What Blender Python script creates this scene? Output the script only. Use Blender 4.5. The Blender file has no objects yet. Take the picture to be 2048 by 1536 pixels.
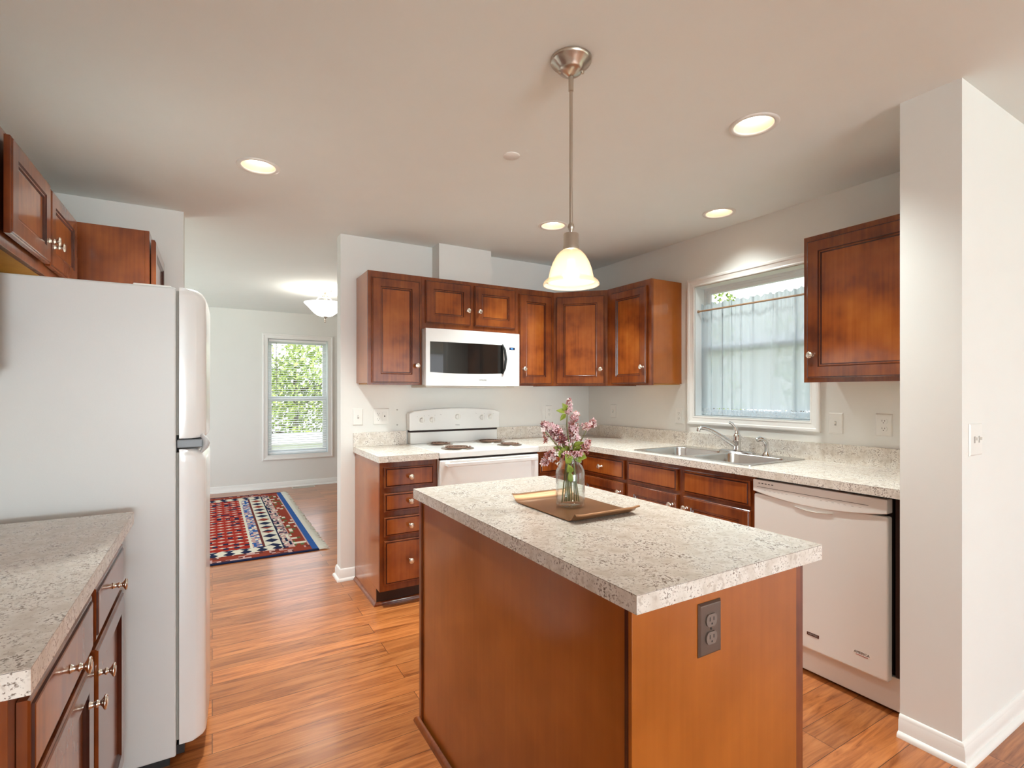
import bpy, bmesh, math, random
from mathutils import Matrix, Vector

random.seed(11)
S = bpy.context.scene
COL = S.collection
PI = math.pi

# ------------------------------------------------------------------ camera
cam_data = bpy.data.cameras.new('camera')
cam_data.sensor_width = 36.0
cam_data.lens = 1017.94 / 2048 * 36.0
cam_data.shift_y = 17.24 / 2048
cam_data.clip_start = 0.02
cam_data.clip_end = 200
cam = bpy.data.objects.new('camera', cam_data)
COL.objects.link(cam)
cam.location = (0, 0, 1.321)
cam.rotation_euler = (PI / 2, 0, -0.5323)
S.camera = cam

# ------------------------------------------------------------------ world, exposure, lights
S.view_settings.view_transform = 'Standard'
S.view_settings.look = 'None'
S.view_settings.exposure = 0.98
S.view_settings.gamma = 1.0
S.view_settings.use_curve_mapping = False
S.cycles.use_denoising = True
S.cycles.max_bounces = 10
S.cycles.diffuse_bounces = 5
S.cycles.glossy_bounces = 5
S.cycles.transmission_bounces = 10
S.cycles.transparent_max_bounces = 16
S.cycles.sample_clamp_indirect = 6.0
S.cycles.blur_glossy = 0.6
S.cycles.caustics_reflective = False
S.cycles.caustics_refractive = False

world = bpy.data.worlds.new('sky')
S.world = world
world.use_nodes = True
wn = world.node_tree.nodes
wl = world.node_tree.links
bg = wn['Background']
tcw = wn.new('ShaderNodeTexCoord')
sepw = wn.new('ShaderNodeSeparateXYZ')
rampw = wn.new('ShaderNodeValToRGB')
rampw.color_ramp.elements[0].position = 0.0
rampw.color_ramp.elements[0].color = (0.95, 0.97, 1.0, 1)
rampw.color_ramp.elements[1].position = 0.8
rampw.color_ramp.elements[1].color = (0.75, 0.86, 1.0, 1)
wl.new(tcw.outputs['Generated'], sepw.inputs[0])
wl.new(sepw.outputs['Z'], rampw.inputs[0])
wl.new(rampw.outputs[0], bg.inputs['Color'])
bg.inputs['Strength'].default_value = 1.35

def area_light(name, loc, rot, sx, sy, power, color):
    d = bpy.data.lights.new(name, 'AREA')
    d.shape = 'RECTANGLE'
    d.size, d.size_y, d.energy, d.color = sx, sy, power, color
    o = bpy.data.objects.new(name, d)
    COL.objects.link(o)
    o.location = loc
    o.rotation_euler = rot
    return o

DAY = (0.80, 0.93, 1.0)
WARM = (0.91, 1.0, 0.97)
# daylight entering through the windows (behind the camera, side room, kitchen, dining room)
area_light('daylight_front_a', (0.45, -6.95, 1.20), (PI / 2 + 1.0, 0, 0), 2.3, 1.6, 250, DAY)
area_light('daylight_front_b', (4.0, -6.95, 1.20), (PI / 2 + 0.65, 0, 0), 2.3, 1.6, 8, DAY)
area_light('daylight_side', (5.95, -3.4, 1.05), (PI / 2 + 0.5, 0, PI / 2), 3.2, 1.6, 6, DAY)
area_light('daylight_dining_side', (-1.95, 5.9, 1.20), (PI / 2 + 0.3, 0, -PI / 2), 2.2, 1.5, 19, DAY)
sun = bpy.data.lights.new('sun', 'SUN')
sun.energy = 3.5
sun.angle = math.radians(2)
sun.color = (1.0, 0.95, 0.88)
so_ = bpy.data.objects.new('sun', sun)
COL.objects.link(so_)
so_.rotation_euler = (math.radians(42), 0, math.radians(-8))

# ------------------------------------------------------------------ materials
MAT = {}

def new_mat(name):
    m = bpy.data.materials.new(name)
    m.use_nodes = True
    MAT[name] = m
    return m, m.node_tree.nodes, m.node_tree.links, m.node_tree.nodes['Principled BSDF']

def setp(b, **k):
    names = {'rough': 'Roughness', 'metal': 'Metallic', 'coat': 'Coat Weight', 'coat_rough': 'Coat Roughness',
             'trans': 'Transmission Weight', 'ior': 'IOR', 'spec': 'Specular IOR Level', 'alpha': 'Alpha',
             'sheen': 'Sheen Weight', 'emit': 'Emission Strength'}
    for a, v in k.items():
        if a == 'color':
            b.inputs['Base Color'].default_value = (*v, 1)
        elif a == 'emit_color':
            b.inputs['Emission Color'].default_value = (*v, 1)
        else:
            b.inputs[names[a]].default_value = v

def plain(name, color, rough=0.5, **k):
    m, n, l, b = new_mat(name)
    setp(b, color=color, rough=rough, **k)
    return m

def paint(name, color, rough=0.6, amount=0.03, scale=6.0, bump=0.02, bscale=180):
    """wall paint: barely uneven colour and a fine roller texture"""
    m, n, l, b = new_mat(name)
    tc = n.new('ShaderNodeTexCoord')
    nz = n.new('ShaderNodeTexNoise')
    nz.inputs['Scale'].default_value = scale
    mx = n.new('ShaderNodeMix'); mx.data_type = 'RGBA'
    mx.inputs['A'].default_value = (*color, 1)
    mx.inputs['B'].default_value = (*[c * (1 - amount) for c in color], 1)
    l.new(tc.outputs['Object'], nz.inputs['Vector'])
    l.new(nz.outputs['Fac'], mx.inputs['Factor'])
    l.new(mx.outputs['Result'], b.inputs['Base Color'])
    if bump:
        n2 = n.new('ShaderNodeTexNoise'); n2.inputs['Scale'].default_value = bscale
        bp = n.new('ShaderNodeBump'); bp.inputs['Strength'].default_value = bump; bp.inputs['Distance'].default_value = 0.002
        l.new(tc.outputs['Object'], n2.inputs['Vector'])
        l.new(n2.outputs['Fac'], bp.inputs['Height'])
        l.new(bp.outputs[0], b.inputs['Normal'])
    setp(b, rough=rough)
    return m

def ramp(n, stops):
    r = n.new('ShaderNodeValToRGB')
    e = r.color_ramp.elements
    while len(e) < len(stops):
        e.new(0.5)
    for i, (p, c) in enumerate(stops):
        e[i].position = p
        e[i].color = (*c, 1)
    return r

def wood(name, dark, mid, light, rough=0.42, coat=1.0, coat_rough=0.13, vert=True):
    m, n, l, b = new_mat(name)
    tc = n.new('ShaderNodeTexCoord')
    mp = n.new('ShaderNodeMapping')
    mp.inputs['Scale'].default_value = (38, 38, 1.6) if vert else (38, 1.6, 38)
    streak = n.new('ShaderNodeTexNoise'); streak.inputs['Scale'].default_value = 1.6; streak.inputs['Detail'].default_value = 5
    blot = n.new('ShaderNodeTexNoise'); blot.inputs['Scale'].default_value = 5.5; blot.inputs['Detail'].default_value = 3
    l.new(tc.outputs['Object'], mp.inputs['Vector'])
    l.new(mp.outputs[0], streak.inputs['Vector'])
    l.new(tc.outputs['Object'], blot.inputs['Vector'])
    ad = n.new('ShaderNodeMath'); ad.operation = 'MULTIPLY_ADD'
    ad.inputs[1].default_value = 0.28
    l.new(streak.outputs['Fac'], ad.inputs[0])
    sc = n.new('ShaderNodeMath'); sc.operation = 'MULTIPLY'; sc.inputs[1].default_value = 0.72
    l.new(blot.outputs['Fac'], sc.inputs[0])
    l.new(sc.outputs[0], ad.inputs[2])
    r = ramp(n, [(0.34, dark), (0.5, mid), (0.66, light)])
    l.new(ad.outputs[0], r.inputs[0])
    l.new(r.outputs[0], b.inputs['Base Color'])
    setp(b, rough=rough, coat=coat, coat_rough=coat_rough, spec=0.15)
    return m

wall_paint = paint('wall paint', (0.80, 0.79, 0.755), 0.65)
ceil_paint = paint('ceiling paint', (0.865, 0.91, 0.895), 0.85, bump=0.05, bscale=120)
trim_paint = plain('white trim paint', (0.84, 0.82, 0.79), 0.3)
cherry = wood('cherry stained wood', (0.09, 0.018, 0.005), (0.19, 0.042, 0.008), (0.27, 0.070, 0.012))
cherry_panel = wood('cherry stained panel', (0.15, 0.028, 0.005), (0.29, 0.068, 0.009), (0.39, 0.112, 0.016))
glaze = wood('dark glazed groove', (0.03, 0.006, 0.004), (0.05, 0.010, 0.006), (0.08, 0.016, 0.008))
veneer = wood('cherry veneer panel', (0.32, 0.085, 0.008), (0.37, 0.100, 0.011), (0.42, 0.118, 0.014), rough=0.42, coat=1.0, coat_rough=0.17)
maple_ply = wood('unfinished maple veneer', (0.50, 0.22, 0.04), (0.56, 0.26, 0.05), (0.62, 0.30, 0.065), rough=0.5, coat=0.1)
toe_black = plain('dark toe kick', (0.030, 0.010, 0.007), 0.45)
white_enamel = plain('white enamel', (0.83, 0.82, 0.80), 0.22, coat=0.3, coat_rough=0.1)
white_textured = paint('white textured steel', (0.72, 0.72, 0.70), 0.38, 0.02, 8, 0.06, 320)
white_plastic = plain('white plastic', (0.82, 0.80, 0.76), 0.35)
bisque = plain('bisque panel', (0.80, 0.775, 0.735), 0.28, coat=0.2)
grey_plastic = plain('grey plastic', (0.24, 0.26, 0.28), 0.4)
grey_light = plain('light grey handle plastic', (0.52, 0.52, 0.52), 0.35)
gasket = plain('grey rubber gasket', (0.35, 0.33, 0.29), 0.7)
black_glass = plain('black oven glass', (0.012, 0.011, 0.010), 0.06, coat=0.6, coat_rough=0.03)
black = plain('black plastic', (0.012, 0.012, 0.012), 0.4)
dark_gap = plain('dark gap', (0.02, 0.008, 0.006), 0.8)
ink = plain('dark printed ink', (0.06, 0.055, 0.05), 0.6)
grey_ink = plain('grey printed ink', (0.42, 0.40, 0.37), 0.6)
red_ink = plain('red printed ink', (0.45, 0.05, 0.04), 0.6)
badge_brown = plain('maroon badge', (0.07, 0.018, 0.014), 0.3, coat=0.5)
nickel = plain('brushed nickel', (0.56, 0.50, 0.43), 0.28, metal=1.0)
satin = plain('satin nickel knob', (0.78, 0.72, 0.63), 0.24, metal=1.0)
chrome = plain('chrome', (0.72, 0.72, 0.72), 0.07, metal=1.0)
steel = plain('stainless steel', (0.62, 0.61, 0.59), 0.24, metal=1.0)
bronze = plain('bronze cover plate', (0.20, 0.16, 0.135), 0.34, metal=0.8)
brown_plastic = plain('brown receptacle plastic', (0.20, 0.15, 0.125), 0.3)
copper = plain('copper coloured tray', (0.27, 0.125, 0.052), 0.36, metal=0.55)
coil = plain('burner coil', (0.16, 0.085, 0.055), 0.45)
coil_pan = plain('chrome drip pan', (0.55, 0.48, 0.40), 0.2, metal=1.0)
display_blue = plain('lit clock display', (0.01, 0.01, 0.03), 0.1, emit=0.0)
slat_white = plain('white blind slat', (0.86, 0.86, 0.85), 0.4)
vinyl = plain('white vinyl sash', (0.80, 0.83, 0.84), 0.3)
rod_brown = plain('tan curtain rod', (0.42, 0.26, 0.15), 0.45)
petal_pink = plain('lilac petal pink', (0.78, 0.51, 0.55), 0.6)
petal_pale = plain('lilac petal pale', (0.92, 0.80, 0.79), 0.6)
bud_red = plain('lilac bud dark red', (0.22, 0.04, 0.055), 0.6)
bud_rust = plain('lilac bud rust', (0.46, 0.15, 0.11), 0.6)
leaf_green = plain('lilac leaf green', (0.25, 0.32, 0.03), 0.5)
stem_green = plain('lilac stem', (0.16, 0.15, 0.05), 0.6)
bark = plain('tree bark', (0.11, 0.08, 0.055), 0.9)
tree_leaf = plain('tree leaf', (0.36, 0.46, 0.12), 0.7)
tree_leaf2 = plain('tree leaf darker', (0.24, 0.33, 0.10), 0.7)
siding = plain('white siding', (0.80, 0.80, 0.80), 0.7)
register_tan = plain('beige floor register', (0.60, 0.55, 0.48), 0.5)

def emitter(name, color, strength, base=(0.9, 0.9, 0.9)):
    m, n, l, b = new_mat(name)
    setp(b, color=base, rough=0.4, emit=strength, emit_color=color)
    return m
bulb_glow = emitter('frosted bulb lit', (1.0, 0.90, 0.74), 5.0)
can_glow = emitter('recessed lamp lit', (1.0, 0.92, 0.78), 2.6)
bowl_glow = emitter('lit bowl glass', (1.0, 0.97, 0.92), 1.3)
clock_glow = emitter('clock digits', (0.10, 0.35, 1.0), 1.2, (0.02, 0.03, 0.08))
baffle = plain('can baffle', (0.72, 0.56, 0.43), 0.45)

# pendant shade: ribbed translucent glass
m, n, l, b = new_mat('frosted ribbed glass')
tr = n.new('ShaderNodeBsdfTranslucent'); tr.inputs['Color'].default_value = (1.0, 0.84, 0.66, 1)
tp = n.new('ShaderNodeBsdfTransparent'); tp.inputs['Color'].default_value = (1.0, 0.95, 0.88, 1)
rf_ = n.new('ShaderNodeBsdfRefraction'); rf_.inputs['Roughness'].default_value = 0.5; rf_.inputs['IOR'].default_value = 1.12; rf_.inputs['Color'].default_value = (1.0, 0.90, 0.78, 1)
m1 = n.new('ShaderNodeMixShader'); m1.inputs[0].default_value = 0.30
m2 = n.new('ShaderNodeMixShader'); m2.inputs[0].default_value = 0.10
l.new(rf_.outputs[0], m1.inputs[1]); l.new(tp.outputs[0], m1.inputs[2])
l.new(m1.outputs[0], m2.inputs[1]); l.new(tr.outputs[0], m2.inputs[2])
m3 = n.new('ShaderNodeMixShader'); m3.inputs[0].default_value = 0.12
setp(b, color=(0.80, 0.72, 0.62), rough=0.2)
l.new(m2.outputs[0], m3.inputs[1]); l.new(b.outputs[0], m3.inputs[2])
l.new(m3.outputs[0], n['Material Output'].inputs[0])
shade_glass = m
# window glass (thin)
m, n, l, b = new_mat('window glass')
tp = n.new('ShaderNodeBsdfTransparent'); gl = n.new('ShaderNodeBsdfGlossy'); gl.inputs['Roughness'].default_value = 0.02
ms = n.new('ShaderNodeMixShader'); ms.inputs[0].default_value = 0.05
l.new(tp.outputs[0], ms.inputs[1]); l.new(gl.outputs[0], ms.inputs[2])
l.new(ms.outputs[0], n['Material Output'].inputs[0])
win_glass = m
def thin_clear(name, tint, ior, rough=0.02):
    m, n, l, b = new_mat(name)
    tp = n.new('ShaderNodeBsdfTransparent'); tp.inputs['Color'].default_value = (*tint, 1)
    gl = n.new('ShaderNodeBsdfGlossy'); gl.inputs['Roughness'].default_value = rough
    fc = n.new('ShaderNodeLayerWeight'); fc.inputs['Blend'].default_value = 0.5
    pw = n.new('ShaderNodeMath'); pw.operation = 'POWER'; pw.inputs[1].default_value = 2.6
    fr = n.new('ShaderNodeMath'); fr.operation = 'MULTIPLY_ADD'; fr.inputs[1].default_value = ior; fr.inputs[2].default_value = 0.03
    l.new(fc.outputs['Facing'], pw.inputs[0]); l.new(pw.outputs[0], fr.inputs[0])
    ms = n.new('ShaderNodeMixShader')
    l.new(fr.outputs[0], ms.inputs[0]); l.new(tp.outputs[0], ms.inputs[1]); l.new(gl.outputs[0], ms.inputs[2])
    l.new(ms.outputs[0], n['Material Output'].inputs[0])
    return m
jar_glass = thin_clear('clear jar glass', (0.975, 0.99, 0.985), 0.85)
water_mat = thin_clear('water', (0.97, 0.985, 0.985), 0.25)

# sheer curtain fabric
def sheer(name, alpha_holes=False):
    m, n, l, b = new_mat(name)
    tr = n.new('ShaderNodeBsdfTranslucent'); tr.inputs['Color'].default_value = (0.62, 0.69, 0.73, 1)
    tp = n.new('ShaderNodeBsdfTransparent')
    ms = n.new('ShaderNodeMixShader'); ms.inputs[0].default_value = 0.5
    m2 = n.new('ShaderNodeMixShader')
    setp(b, color=(0.60, 0.655, 0.685), rough=0.9)
    l.new(b.outputs[0], ms.inputs[1]); l.new(tr.outputs[0], ms.inputs[2])
    l.new(ms.outputs[0], m2.inputs[1]); l.new(tp.outputs[0], m2.inputs[2])
    l.new(m2.outputs[0], n['Material Output'].inputs[0])
    if alpha_holes:
        tc = n.new('ShaderNodeTexCoord')
        vo = n.new('ShaderNodeTexVoronoi'); vo.inputs['Scale'].default_value = 60
        vo.feature = 'DISTANCE_TO_EDGE'
        gt = n.new('ShaderNodeMath'); gt.operation = 'GREATER_THAN'; gt.inputs[1].default_value = 0.14
        mu = n.new('ShaderNodeMath'); mu.operation = 'MULTIPLY_ADD'; mu.inputs[1].default_value = 0.7; mu.inputs[2].default_value = 0.10
        l.new(tc.outputs['Object'], vo.inputs['Vector'])
        l.new(vo.outputs['Distance'], gt.inputs[0]); l.new(gt.outputs[0], mu.inputs[0]); l.new(mu.outputs[0], m2.inputs[0])
    else:
        m2.inputs[0].default_value = 0.05
    return m
curtain_mat = sheer('sheer curtain')
lace_mat = sheer('lace trim', True)

# laminate countertop
def laminate():
    m, n, l, b = new_mat('speckled laminate')
    tc = n.new('ShaderNodeTexCoord')
    big = n.new('ShaderNodeTexNoise'); big.inputs['Scale'].default_value = 22; big.inputs['Detail'].default_value = 6
    fine = n.new('ShaderNodeTexNoise'); fine.inputs['Scale'].default_value = 190; fine.inputs['Detail'].default_value = 3; fine.inputs['Roughness'].default_value = 0.65
    med = n.new('ShaderNodeTexNoise'); med.inputs['Scale'].default_value = 70; med.inputs['Detail'].default_value = 4
    for q in (big, fine, med):
        l.new(tc.outputs['Object'], q.inputs['Vector'])
    base = ramp(n, [(0.32, (0.64, 0.57, 0.49)), (0.48, (0.76, 0.70, 0.63)), (0.62, (0.83, 0.78, 0.715))])
    l.new(big.outputs['Fac'], base.inputs[0])
    # speckles live in patches
    mul = n.new('ShaderNodeMath'); mul.operation = 'MULTIPLY_ADD'; mul.inputs[1].default_value = 0.45
    l.new(big.outputs['Fac'], mul.inputs[0])
    inv = n.new('ShaderNodeMath'); inv.operation = 'SUBTRACT'; inv.inputs[0].default_value = 1.0
    l.new(fine.outputs['Fac'], inv.inputs[1]); l.new(inv.outputs[0], mul.inputs[2])
    msk = ramp(n, [(0.565 + 0.225, (0, 0, 0)), (0.66 + 0.225, (1, 1, 1))])
    sub = n.new('ShaderNodeMath'); sub.operation = 'ADD'; sub.inputs[1].default_value = 0.0
    l.new(mul.outputs[0], sub.inputs[0]); l.new(sub.outputs[0], msk.inputs[0])
    mx = n.new('ShaderNodeMix'); mx.data_type = 'RGBA'
    mx.inputs['B'].default_value = (0.23, 0.175, 0.14, 1)
    l.new(msk.outputs[0], mx.inputs['Factor']); l.new(base.outputs[0], mx.inputs['A'])
    m2 = ramp(n, [(0.55, (0, 0, 0)), (0.66, (0.75, 0.75, 0.75))])
    l.new(med.outputs['Fac'], m2.inputs[0])
    mx2 = n.new('ShaderNodeMix'); mx2.data_type = 'RGBA'
    mx2.inputs['B'].default_value = (0.52, 0.44, 0.37, 1)
    l.new(m2.outputs[0], mx2.inputs['Factor']); l.new(mx.outputs['Result'], mx2.inputs['A'])
    l.new(mx2.outputs['Result'], b.inputs['Base Color'])
    setp(b, rough=0.24, spec=0.5)
    return m
lam = laminate()
seam = plain('laminate seam', (0.16, 0.12, 0.09), 0.5)

# plank floor, boards run along X
def planks():
    m, n, l, b = new_mat('hickory laminate planks')
    tc = n.new('ShaderNodeTexCoord')
    br = n.new('ShaderNodeTexBrick')
    br.offset = 0.37; br.offset_frequency = 2
    br.inputs['Scale'].default_value = 1.0
    br.inputs['Brick Width'].default_value = 1.22
    br.inputs['Row Height'].default_value = 0.127
    br.inputs['Mortar Size'].default_value = 0.0012
    br.inputs['Mortar Smooth'].default_value = 0.2
    br.inputs['Bias'].default_value = 0.0
    br.inputs['Color1'].default_value = (0.0, 0.0, 0.0, 1)
    br.inputs['Color2'].default_value = (1, 1, 1, 1)
    br.inputs['Mortar'].default_value = (0.5, 0.5, 0.5, 1)
    l.new(tc.outputs['Object'], br.inputs['Vector'])
    # shift the grain per board
    mp = n.new('ShaderNodeMapping'); mp.inputs['Scale'].default_value = (2.2, 26, 1)
    ofs = n.new('ShaderNodeVectorMath'); ofs.operation = 'MULTIPLY_ADD'
    ofs.inputs[1].default_value = (7.0, 3.0, 0)
    l.new(br.outputs['Color'], ofs.inputs[0]); l.new(tc.outputs['Object'], ofs.inputs[2])
    l.new(ofs.outputs[0], mp.inputs['Vector'])
    gr = n.new('ShaderNodeTexNoise'); gr.inputs['Scale'].default_value = 1.4; gr.inputs['Detail'].default_value = 7; gr.inputs['Roughness'].default_value = 0.62; gr.inputs['Distortion'].default_value = 1.3
    l.new(mp.outputs[0], gr.inputs['Vector'])
    col = ramp(n, [(0.26, (0.15, 0.038, 0.009)), (0.43, (0.35, 0.106, 0.027)), (0.57, (0.47, 0.160, 0.044)), (0.75, (0.56, 0.215, 0.072))])
    l.new(gr.outputs['Fac'], col.inputs[0])
    hs = n.new('ShaderNodeHueSaturation')
    val = n.new('ShaderNodeMapRange'); val.inputs['To Min'].default_value = 0.78; val.inputs['To Max'].default_value = 1.18
    sp = n.new('ShaderNodeSeparateColor')
    l.new(br.outputs['Color'], sp.inputs[0]); l.new(sp.outputs[0], val.inputs['Value'])
    l.new(val.outputs[0], hs.inputs['Value'])
    l.new(col.outputs[0], hs.inputs['Color'])
    mx = n.new('ShaderNodeMix'); mx.data_type = 'RGBA'
    mx.inputs['B'].default_value = (0.05, 0.016, 0.006, 1)
    l.new(br.outputs['Fac'], mx.inputs['Factor']); l.new(hs.outputs[0], mx.inputs['A'])
    l.new(mx.outputs['Result'], b.inputs['Base Color'])
    bp = n.new('ShaderNodeBump'); bp.inputs['Strength'].default_value = 0.12; bp.inputs['Distance'].default_value = 0.002
    l.new(gr.outputs['Fac'], bp.inputs['Height']); l.new(bp.outputs[0], b.inputs['Normal'])
    setp(b, rough=0.32, spec=0.35, coat=0.55, coat_rough=0.17)
    b.inputs['Coat IOR'].default_value = 1.5
    return m
plank_mat = planks()
grass_mat = paint('lawn', (0.24, 0.30, 0.10), 0.9, 0.4, 3, 0)

# ------------------------------------------------------------------ mesh building
FR = {  # frames: (right, up, out) seen from the room
    'back': Matrix(((1, 0, 0), (0, 0, -1), (0, 1, 0))),      # faces -Y
    'right': Matrix(((0, 0, -1), (-1, 0, 0), (0, 1, 0))),    # faces -X
    'left': Matrix(((0, 0, 1), (1, 0, 0), (0, 1, 0))),       # faces +X
    'diag': Matrix(((.70710678, 0, -.70710678), (-.70710678, 0, -.70710678), (0, 1, 0))),
    'flat': Matrix.Identity(3),
    'ceil': Matrix(((1, 0, 0), (0, -1, 0), (0, 0, -1))),     # faces down
}

def frame(kind, o):
    return Matrix.Translation(Vector(o)) @ FR[kind].to_4x4()

class MB:
    def __init__(self, M=None):
        self.v, self.f, self.m, self.mats = [], [], [], []
        self.M = M or Matrix.Identity(4)

    def mi(self, mat):
        if mat not in self.mats:
            self.mats.append(mat)
        return self.mats.index(mat)

    def add(self, vs, fs, mat):
        k = len(self.v)
        self.v += [self.M @ Vector(p) for p in vs]
        i = self.mi(mat)
        for f in fs:
            self.f.append(tuple(k + q for q in f))
            self.m.append(i)
        return self

    def box(self, x0, x1, y0, y1, z0, z1, mat):
        vs = [(x, y, z) for z in (z0, z1) for y in (y0, y1) for x in (x0, x1)]
        return self.add(vs, [(0, 2, 3, 1), (4, 5, 7, 6), (0, 1, 5, 4), (2, 6, 7, 3), (0, 4, 6, 2), (1, 3, 7, 5)], mat)

    def rings(self, w, h, prof, mats, x0=0, y0=0, cap=True):
        """rectangular rings (inset, out) from the back edge to the middle; one material per step, the last caps"""
        vs, fs = [], []
        for (ins, z) in prof:
            vs += [(x0 + ins, y0 + ins, z), (x0 + w - ins, y0 + ins, z), (x0 + w - ins, y0 + h - ins, z), (x0 + ins, y0 + h - ins, z)]
        k = len(self.v)
        self.v += [self.M @ Vector(p) for p in vs]
        for i in range(len(prof) - 1):
            for j in range(4):
                a, b2 = i * 4 + j, i * 4 + (j + 1) % 4
                self.f.append((k + a, k + b2, k + b2 + 4, k + a + 4))
                self.m.append(self.mi(mats[min(i, len(mats) - 1)]))
        if cap:
            q = (len(prof) - 1) * 4
            self.f.append((k + q, k + q + 1, k + q + 2, k + q + 3))
            self.m.append(self.mi(mats[-1]))
            self.f.append((k + 3, k + 2, k + 1, k))
            self.m.append(self.mi(mats[0]))
        return self

    def lathe(self, prof, mat, seg=24, c=(0, 0, 0), a0=0.0):
        """profile (r, z) revolved about local z through c"""
        vs, fs = [], []
        for (r, z) in prof:
            for i in range(seg):
                t = 2 * PI * i / seg + a0
                vs.append((c[0] + r * math.cos(t), c[1] + r * math.sin(t), c[2] + z))
        for j in range(len(prof) - 1):
            for i in range(seg):
                a, b2 = j * seg + i, j * seg + (i + 1) % seg
                fs.append((a, b2, b2 + seg, a + seg))
        if prof[0][0] > 1e-6:
            pass
        self.add(vs, fs, mat)
        return self

    def disc(self, r, z, mat, seg=24, c=(0, 0, 0), up=True):
        vs = [(c[0] + r * math.cos(2 * PI * i / seg), c[1] + r * math.sin(2 * PI * i / seg), c[2] + z) for i in range(seg)]
        f = tuple(range(seg))
        return self.add(vs, [f if up else f[::-1]], mat)

    def tube(self, pts, r, mat, seg=10, caps=True):
        pts = [Vector(p) for p in pts]
        rs = r if isinstance(r, (list, tuple)) else [r] * len(pts)
        vs, fs = [], []
        up = Vector((0, 0, 1))
        prev = None
        for i, p in enumerate(pts):
            t = (pts[min(i + 1, len(pts) - 1)] - pts[max(i - 1, 0)]).normalized()
            if prev is None:
                a = t.orthogonal().normalized()
            else:
                a = (prev - t * prev.dot(t)).normalized()
            prev = a
            b2 = t.cross(a)
            for k in range(seg):
                g = 2 * PI * k / seg
                vs.append(p + (a * math.cos(g) + b2 * math.sin(g)) * rs[i])
        for i in range(len(pts) - 1):
            for k in range(seg):
                q, w = i * seg + k, i * seg + (k + 1) % seg
                fs.append((q, w, w + seg, q + seg))
        if caps:
            fs.append(tuple(range(seg))[::-1])
            fs.append(tuple((len(pts) - 1) * seg + k for k in range(seg)))
        return self.add(vs, fs, mat)

    def prism(self, poly, z0, z1, mat):
        nn = len(poly)
        vs = [(x, y, z0) for x, y in poly] + [(x, y, z1) for x, y in poly]
        fs = [tuple(range(nn))[::-1], tuple(range(nn, 2 * nn))]
        for i in range(nn):
            j = (i + 1) % nn
            fs.append((i, j, j + nn, i + nn))
        return self.add(vs, fs, mat)

    def build(self, name, parent=None, bevel=0.0, seg=2, smooth=False, angle=35):
        me = bpy.data.meshes.new(name)
        ofs = parent_origin(parent)
        me.from_pydata([p - ofs for p in self.v], [], self.f)
        for mt in self.mats:
            me.materials.append(mt)
        for p, i in zip(me.polygons, self.m):
            p.material_index = i
        bm = bmesh.new(); bm.from_mesh(me)
        bmesh.ops.recalc_face_normals(bm, faces=bm.faces)
        bm.to_mesh(me); bm.free()
        if smooth:
            me.polygons.foreach_set('use_smooth', [True] * len(me.polygons))
            try:
                me.set_sharp_from_angle(angle=math.radians(angle))
            except Exception:
                pass
        o = bpy.data.objects.new(name, me)
        COL.objects.link(o)
        if parent:
            o.parent = parent
        if bevel:
            bv = o.modifiers.new('edges', 'BEVEL')
            bv.width = bevel; bv.segments = seg; bv.limit_method = 'ANGLE'; bv.angle_limit = math.radians(40)
        return o

def parent_origin(p):
    v = Vector((0, 0, 0))
    while p:
        v += p.location
        p = p.parent
    return v

def tag(o, label, cat, group=None):
    o['label'] = label
    o['category'] = cat
    if group:
        o['group'] = group
    return o

def thing(name, label, cat, loc, group=None):
    o = bpy.data.objects.new(name, None)
    o.empty_display_size = 0.1
    COL.objects.link(o)
    o.location = loc
    return tag(o, label, cat, group)

def struct(o, label=None):
    o['kind'] = 'structure'
    if label:
        o['label'] = label
    return o

def text_mesh(mb, s, size, M, mat, extrude=0.0003, align='CENTER', shear=0.0):
    cu = bpy.data.curves.new('lettering', 'FONT')
    cu.body = s; cu.size = size; cu.align_x = align; cu.align_y = 'CENTER'; cu.extrude = extrude; cu.shear = shear
    o = bpy.data.objects.new('lettering', cu)
    COL.objects.link(o)
    dg = bpy.context.evaluated_depsgraph_get()
    me = bpy.data.meshes.new_from_object(o.evaluated_get(dg))
    old = mb.M
    mb.M = M
    mb.add([tuple(v.co) for v in me.vertices], [tuple(p.vertices) for p in me.polygons], mat)
    mb.M = old
    bpy.data.objects.remove(o); bpy.data.curves.remove(cu); bpy.data.meshes.remove(me)

# ------------------------------------------------------------------ room dimensions
YB = 3.69      # kitchen back wall
XR = 2.994     # window wall
XL = -0.86     # wall behind fridge
CZ = 2.438     # ceiling
YF = 7.72      # dining room far wall
ZC = 0.935     # counter top
CANS = [(0.197, 2.80), (1.948, 1.318), (2.715, 2.074), (1.963, 2.792)]

# ------------------------------------------------------------------ shell

cu = bpy.data.curves.new('c', 'CURVE')
cu.dimensions = '2D'; cu.fill_mode = 'BOTH'
def poly2d(pts):
    sp = cu.splines.new('POLY'); sp.points.add(len(pts) - 1)
    for q, (x, y) in zip(sp.points, pts):
        q.co = (x, y, 0, 1)
    sp.use_cyclic_u = True
PLAN = [(XL - 0.12, -7.2), (6.2, -7.2), (6.2, 0.934), (XR + 0.15, 0.934), (XR + 0.15, YF + 0.15), (-2.2, YF + 0.15), (-2.2, 3.742), (XL - 0.12, 3.742)]
poly2d(PLAN)
for cx, cy in CANS:
    poly2d([(cx + 0.078 * math.cos(2 * PI * i / 40), cy + 0.078 * math.sin(2 * PI * i / 40)) for i in range(40)])
tmp = bpy.data.objects.new('c', cu)
COL.objects.link(tmp)
dg = bpy.context.evaluated_depsgraph_get()
me = bpy.data.meshes.new_from_object(tmp.evaluated_get(dg))
bpy.data.objects.remove(tmp); bpy.data.curves.remove(cu)
me.name = 'ceiling'
for v in me.vertices:
    v.co.z = CZ
me.materials.clear(); me.materials.append(ceil_paint)
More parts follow.
